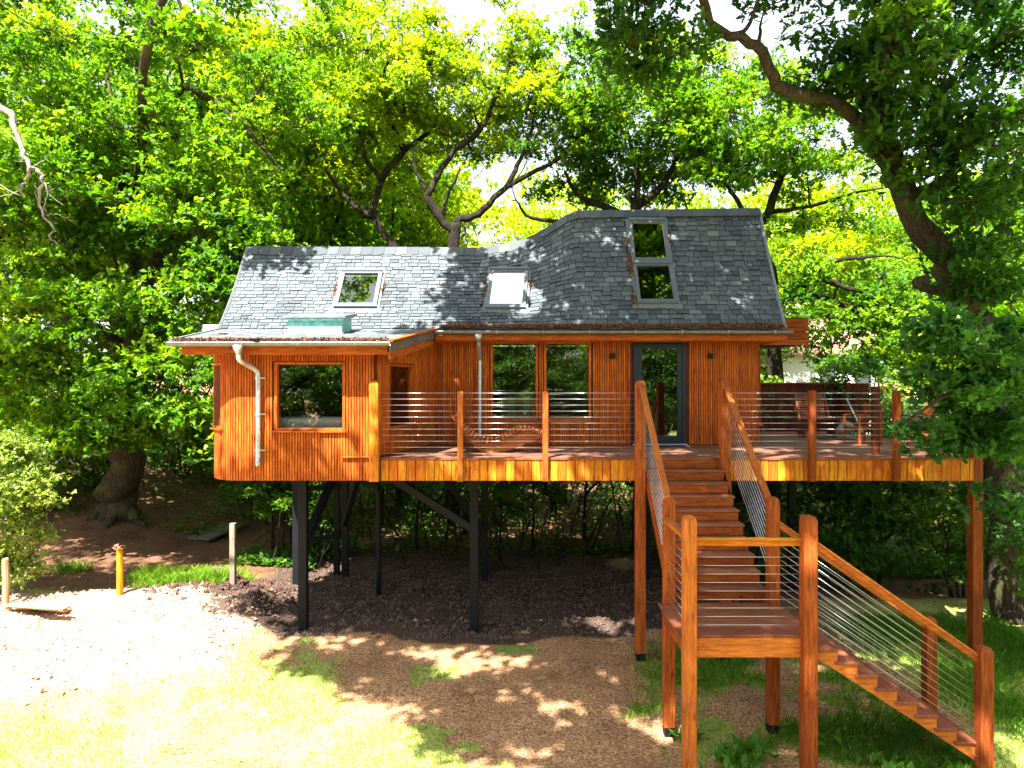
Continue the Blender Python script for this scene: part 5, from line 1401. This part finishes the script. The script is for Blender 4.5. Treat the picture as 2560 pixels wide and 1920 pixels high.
HB = [((9.6, 11.8), (1.0, 1.2, 3.0), 'tall dark bush right of the terrace post'), ((11.2, 14.2), (1.5, 1.5, 4.2), 'high bush below the great oak'), ((7.4, 16.2), (1.6, 1.0, 2.6), 'dark bush under the right end of the terrace'),
      ((5.2, 18.4), (1.8, 1.0, 2.6), 'dark bush behind the stair flight'), ((9.6, 15.4), (1.2, 1.2, 3.0), 'bush beyond the right terrace post'), ((9.3, 19.6), (1.4, 1.0, 3.4), 'tall bush behind the screen wall'), ((11.6, 18.2), (1.8, 1.2, 5.2), 'tall bush right of the screen wall'),
      ((-7.2, 21.2), (1.5, 1.0, 1.6), 'low bush beside the upper footbridge'), ((-3.2, 23.4), (2.5, 1.0, 1.7), 'bright bush on the bank behind the columns'), ((-12.8, 21.8), (2.4, 1.2, 3.4), 'dark bush left of the big oak trunk'), ((-7.9, 24.2), (2.2, 1.2, 2.6), 'dark bush behind the big oak trunk'),
      ((1.8, 24.5), (3.0, 1.0, 1.9), 'wide bush far back under the deck'), ((6.6, 23.6), (3.0, 1.2, 2.6), 'wide dark bush behind the tall deck post'), ((-15.5, 22.5), (2.4, 1.4, 4.0), 'dark bush at the left edge of the wood'), ((-5.0, 19.0), (.8, .6, 1.0), 'low bush behind the soil heap')]
for i, (c, r, lab) in enumerate(HB):
    bush('bush', lab, 'bush', c, r, L_dark if i in (0, 2, 3, 9, 12, 13) else L_under, 300 + i, int(14 + 7 * r[0] * r[2]), .11, 26, (.32, .55), 'bushes around the clearing')

# the far wood closing the clearing
def far_wood():
    rng = np.random.default_rng(91); pf = []
    for _ in range(580):
        a = rng.uniform(-1.05, 1.05); d = rng.uniform(36, 62); x, y = math.sin(a) * d * 1.15, math.cos(a) * d + 4
        if y < 34: y = 34 + rng.uniform(0, 6)
        g = gz(x, y); top = 14.5 + 3.0 * mnoise.noise(Vector((x * .12, y * .1, 0))) + (d - 36) * .10
        pf.append((x, y, g + top * rng.random() ** .7, rng.uniform(1.2, 2.2)))
    V, tint = puff_leaves(pf, 40, 4, .42, rng, flat=.8, shell=.6)
    o = mesh_obj('far_wood', np_mesh('far_wood', V, 4, L_yel, tint), None); tag(o, 'far off bright green wood closing off the view', 'wood', kind='stuff')
far_wood()
UB = [((-11.5, 24.5), (2.6, 1.4, 5.0), 'high dark thicket left of the big oak trunk'), ((-17, 26), (3.0, 1.6, 6.0), 'dark thicket deep at the left edge'), ((-5.8, 27), (3.0, 1.5, 5.0), 'dark thicket behind the house corner'), ((-14.0, 19.5), (1.8, 1.0, 3.6), 'leafy bush between the shrub and the big oak')]
for i, (c, r, lab) in enumerate(UB):
    bush('bush', lab, 'bush', c, r, L_dark if i != 3 else L_oak, 340 + i, 60, .16, 28, (.5, .8), 'bushes around the clearing')

# dead branch of a bare tree standing outside the picture
BD = 10.0
dead = [([(-13.5, 9.0, -.2), (-13.4, 9.0, 4), (-13.5, 9.1, 8.2), (-13.2, 9.2, 9.8)], .26, .10), ([(-13.4, 9.1, 8.0), (-11.0, 9.6, 9.2), (-8.8, 9.9, 9.0), P(0, 268, BD), P(32, 315, BD), P(55, 370, BD), P(72, 415, BD)], .09, .05),
        ([P(72, 415, BD), P(70, 440, BD), P(55, 465, BD), P(48, 490, BD), P(0, 460, BD)], .035, .010), ([P(72, 415, BD), P(95, 428, BD), P(105, 450, BD), P(98, 500, BD), P(112, 540, BD), P(132, 570, BD), P(124, 595, BD), P(146, 612, BD)], .045, .010),
        ([P(105, 450, BD), P(118, 480, BD), P(114, 530, BD)], .022, .010), ([P(55, 370, BD), P(25, 335, BD), P(0, 322, BD)], .014, .007), ([P(118, 480, BD), P(138, 470, BD)], .012, .005), ([P(118, 480, BD), P(156, 515, BD)], .012, .005),
        ([P(114, 540, BD), P(140, 535, BD), P(180, 552, BD)], .012, .005), ([P(85, 420, BD), P(125, 385, BD)], .010, .004), ([P(68, 405, BD), P(40, 402, BD)], .010, .004), ([P(55, 465, BD), P(30, 485, BD), P(0, 493, BD)], .012, .006),
        ([P(55, 340, BD), P(70, 340, BD)], .008, .004), ([P(98, 500, BD), P(88, 480, BD), P(90, 455, BD)], .012, .008)]
b = MB()
for pts, r0, r1 in dead:
    sp = smooth_path([tuple(p) for p in pts], 5); k = len(sp)
    sp = [p + Vector((R.gauss(0, .009), R.gauss(0, .02), R.gauss(0, .009))) for p in sp]
    b.tube(sp, [.62 * (r0 + (r1 - r0) * i / (k - 1)) for i in range(k)], 7, jit=.3)
DT = thing('dead_tree', 'bleached bare branch hanging in at the upper left picture edge', 'dead tree', (-13.5, 9.0, 0)); b.build('branch', M_dead, DT, smooth=True)

# ------------------------------------------------------------------ ground cover
def blades(n, xr, yr, hgt, wid, seed, dens_fn, mat, name, label, cat='grass'):
    rng = np.random.default_rng(seed); x = rng.uniform(*xr, n); y = rng.uniform(*yr, n)
    keep = rng.random(n) < dens_fn(x, y); x, y = x[keep], y[keep]; n = len(x)
    z = G(x, y); h = hgt * (.4 + .9 * rng.random(n)); a = rng.uniform(0, 2 * np.pi, n); lean = rng.normal(0, .45, (n, 2)) * h[:, None]
    w_ = wid * (.6 + .8 * rng.random(n)); dx, dy = np.cos(a) * w_, np.sin(a) * w_
    V = np.stack([np.stack([x - dx, y - dy, z - .01], 1), np.stack([x + dx, y + dy, z - .01], 1), np.stack([x + lean[:, 0] * .5 + dx * .5, y + lean[:, 1] * .5 + dy * .5, z + h * .6], 1), np.stack([x + lean[:, 0], y + lean[:, 1], z + h], 1)], 1)
    tint = np.clip(rng.normal(.45, .2, n) + .5 * vnoise(x, y, .8), 0, 1)
    o = mesh_obj(name, np_mesh(name, V, 4, mat, tint), None); tag(o, label, cat, kind='stuff')
blades(240000, (-9.5, 9.5), (6.5, 13.6), .050, .0055, 41, lambda x, y: np.clip(grass_mask(x, y) * 1.15 - .12, 0, 1) * np.where(x < 1, .55, 1), L_grass, 'grass', 'thin turf over the clearing before the house')
blades(60000, (1.6, 9.5), (7.5, 14), .13, .007, 42, lambda x, y: sm(.0, .25, vnoise(x, y, 1.1) + .12) * grass_mask(x, y), L_lush, 'grass', 'longer shaded grass around the stair foot')
blades(26000, (-10.5, -5.8), (13.9, 16.6), .20, .008, 43, lambda x, y: sm(.0, .3, vnoise(x, y, .9) + .15) * (1 - clay_mask(x, y)), L_grass, 'grass', 'tall bright grass between the posts and the shrub')
# dry tussock far under the deck
rng = np.random.default_rng(44); n = 260; tx, ty = 2.75, 17.5; a = rng.uniform(0, 2 * np.pi, n); l = rng.uniform(.2, .48, n)
z0 = gz(tx, ty)
pb_ = np.stack([tx + .05 * np.cos(a), ty + .05 * np.sin(a), np.full(n, z0)], 1); tp = np.stack([tx + np.cos(a) * l, ty + np.sin(a) * l, z0 + .12 + .18 * rng.random(n)], 1)
md = (pb_ + tp) / 2 + np.array([0, 0, .14]); s_ = np.stack([-np.sin(a), np.cos(a), 0 * a], 1) * .010
V = np.concatenate([np.stack([pb_ - s_, pb_ + s_, md + s_, md - s_], 1), np.stack([md - s_, md + s_, tp + s_ * .2, tp - s_ * .2], 1)])
o = mesh_obj('dry_tussock', np_mesh('dry_tussock', V, 4, L_litter, np.full(len(V), .95)), None); tag(o, 'sun bleached tuft of dry grass in the shade under the deck', 'grass tuft')
# undergrowth
rng = np.random.default_rng(45); n = 120000
x = rng.uniform(-22, 24, n); y = 17.5 + 26 * rng.random(n) ** 1.5
path = np.exp(-((x + 7.9 - .12 * (y - 17)) / .9) ** 2) * (y < 30)
k = (rng.random(n) < (.25 + .75 * sm(-.1, .15, vnoise(x, y, .5)))) & (rng.random(n) > path) & ~((x < -7) & (y < 19.6)) & ~((y < 19.2) & (x > -5) & (x < 5))
x, y = x[k], y[k]; n = len(x); z = G(x, y) + .35 * rng.random(n) * (.4 + sm(19, 24, y))
d = unit(n, rng); d[:, 2] = np.abs(d[:, 2]) * .5
V = quad_leaves(np.stack([x, y, z], 1), d / np.linalg.norm(d, axis=1, keepdims=True), .11 + .08 * rng.random(n), rng, up=.7)
o = mesh_obj('undergrowth', np_mesh('undergrowth', V, 4, L_under, np.clip(rng.normal(.5, .2, n), 0, 1)), None); tag(o, 'low green undergrowth covering the woodland bank', 'undergrowth', kind='stuff')
# leaf litter and chips
rng = np.random.default_rng(46); n = 75000
x = rng.uniform(-13, 9.5, n); y = rng.uniform(7, 22, n); k = rng.random(n) < np.where(y > 14.3, .8, np.where(x > -2, .7, .22)); x, y = x[k], y[k]; n = len(x)
d = unit(n, rng); d[:, 2] *= .2; d /= np.linalg.norm(d, axis=1, keepdims=True)
V = quad_leaves(np.stack([x, y, G(x, y) + .008], 1), d, .014 + .03 * rng.random(n) ** 2 * (.6 + 1.2 * (y > 14)), rng, up=.85, wid=.5)
o = mesh_obj('leaf_litter', np_mesh('leaf_litter', V, 4, L_litter, np.clip(rng.normal(.5, .25, n), 0, 1)), None); tag(o, 'wood chip and dry leaves scattered over the bare soil', 'leaf litter', kind='stuff')
_gx = np.linspace(-12, 9, 421); _gy = np.linspace(6, 22, 321); _GG = G(*np.meshgrid(_gx, _gy, indexing='ij'))
def gz0(x, y): return _GG[int((x + 12) / .05), int((y - 6) / .05)]
# leaves fallen on the boards
rng = np.random.default_rng(48); n = 420; x = rng.uniform(-1.4, 8.0, n); y = 11.95 + (rng.random(n) ** .8) * 2.2; y = np.where((x > 5.2) & (rng.random(n) < .5), rng.uniform(14, 18, n), y)
d = unit(n, rng); d[:, 2] *= .1; d /= np.linalg.norm(d, axis=1, keepdims=True)
V = quad_leaves(np.stack([x, y, np.full(n, DZ + .006)], 1), d, .025 + .035 * rng.random(n), rng, up=.9, wid=.55)
o = mesh_obj('fallen_leaves', np_mesh('fallen_leaves', V, 4, L_litter, np.clip(rng.normal(.4, .3, n), 0, 1)), None); tag(o, 'dry leaves scattered on the terrace boards', 'leaves', kind='stuff')
# tangle of bare stems in the shade
rng = np.random.default_rng(49); b = MB()
for _ in range(150):
    x, y = rng.uniform(-6.5, 8.5), rng.uniform(17.6, 22.5); z = gz0(x, min(y, 21.9)); h = rng.uniform(.8, 3.2); lx, ly = rng.normal(0, .35, 2) * h
    p = [(x, y, z - .1), (x + lx * .3 + rng.normal(0, .06), y + ly * .3, z + h * .35), (x + lx * .6 + rng.normal(0, .10), y + ly * .6, z + h * .7), (x + lx, y + ly, z + h)]
    r_ = rng.uniform(.010, .028); b.tube(smooth_path(p, 3), [r_ * (1 - .8 * i / 9) for i in range(10)], 4, caps=False)
    for _ in range(2):
        q = Vector(p[rng.integers(1, 3)]); b.tube([q, q + Vector((rng.normal(0, .3), rng.normal(0, .3), rng.uniform(.1, .5)))], [r_ * .5, r_ * .2], 3, caps=False)
tag(b.build('brushwood', M_barkd, smooth=True), 'tangle of bare stems in the shade behind the columns', 'brushwood', kind='stuff')
# soil clods
def clods(n, fn, name, label, mat, seed, smax=.06):
    rng = np.random.default_rng(seed); V = []
    ico = np.array([(0, 0, 1), (1, 0, 0), (0, 1, 0), (-1, 0, 0), (0, -1, 0), (0, 0, -1)], float); F_ = [(0, 1, 2), (0, 2, 3), (0, 3, 4), (0, 4, 1), (5, 2, 1), (5, 3, 2), (5, 4, 3), (5, 1, 4)]
    for _ in range(n):
        x, y = fn(rng)
        s_ = .012 + smax * rng.random() ** 3.0; p = ico * s_ * (.6 + .8 * rng.random((6, 1))) + rng.normal(0, s_ * .2, (6, 3)); p += np.array([x, y, gz0(x, y) + s_ * .3])
        V += [p[list(f)] for f in F_]
    o = mesh_obj(name, np_mesh(name, np.array(V), 3, mat), None); tag(o, label, 'soil', kind='stuff')
M_clod = simple('earth_clods', (.085, .056, .044), .95, vary=.5, scale=6); M_clay = simple('pale_clay_clods', (.34, .22, .15), .95, vary=.5, scale=6)
def under(rng):
    while True:
        x, y = rng.uniform(-5.8, 5.2), 12.6 + 5 * rng.random() ** 1.6
        if rng.random() < dirt_mask(x, y): return x, y
def clayp(rng):
    while True:
        x, y = rng.uniform(-10.5, -3.6), rng.uniform(9.2, 14.6)
        if rng.random() < clay_mask(x, y) * (.3 + float(vnoise(x, y, 1.5)) * 1.4 + .3): return x, y
def heapp(rng): return rng.normal(-6.2, .75), rng.normal(14.6, .42)
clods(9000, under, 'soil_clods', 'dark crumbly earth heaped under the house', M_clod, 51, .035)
clods(4500, clayp, 'clay_clods', 'pale dug clay lying in the sun on the left', M_clay, 52, .026)
clods(2200, heapp, 'heap_clods', 'dark soil heap at the foot of the grey post', simple('wet_dark_soil', (.075, .036, .025), .95, vary=.5), 53, .045)
# dock plants by the stair foot
for i, (x, y, lab) in enumerate(((2.75, 8.75, 'broad leaved dock between the landing posts'), (3.05, 9.1, 'taller dock plant beside the landing post'), (2.35, 9.4, 'small dock plant at the rear landing post'), (4.55, 8.45, 'dock plant under the lower flight'), (4.15, 9.3, 'dock plant behind the lower stringer'))):
    rng = np.random.default_rng(70 + i); n = 46 if i < 2 else 28; g = gz(x, y); a = rng.uniform(0, 2 * np.pi, n); el = rng.uniform(.4, 1.3, n)
    d = np.stack([np.cos(a) * np.cos(el), np.sin(a) * np.cos(el), np.sin(el)], 1); base = np.array([x, y, g]) + d * .04 + rng.normal(0, .13, (n, 3)) * [1, 1, 0]
    V = quad_leaves(base, d, .10 + .14 * rng.random(n), rng, wid=.40, up=.75)
    t = thing('dock_plant', lab, 'weed', (x, y, g), 'dock plants by the stairs'); mesh_obj('leaves', np_mesh('leaves', V, 4, L_lush, np.clip(rng.normal(.45, .18, n), 0, 1)), t)
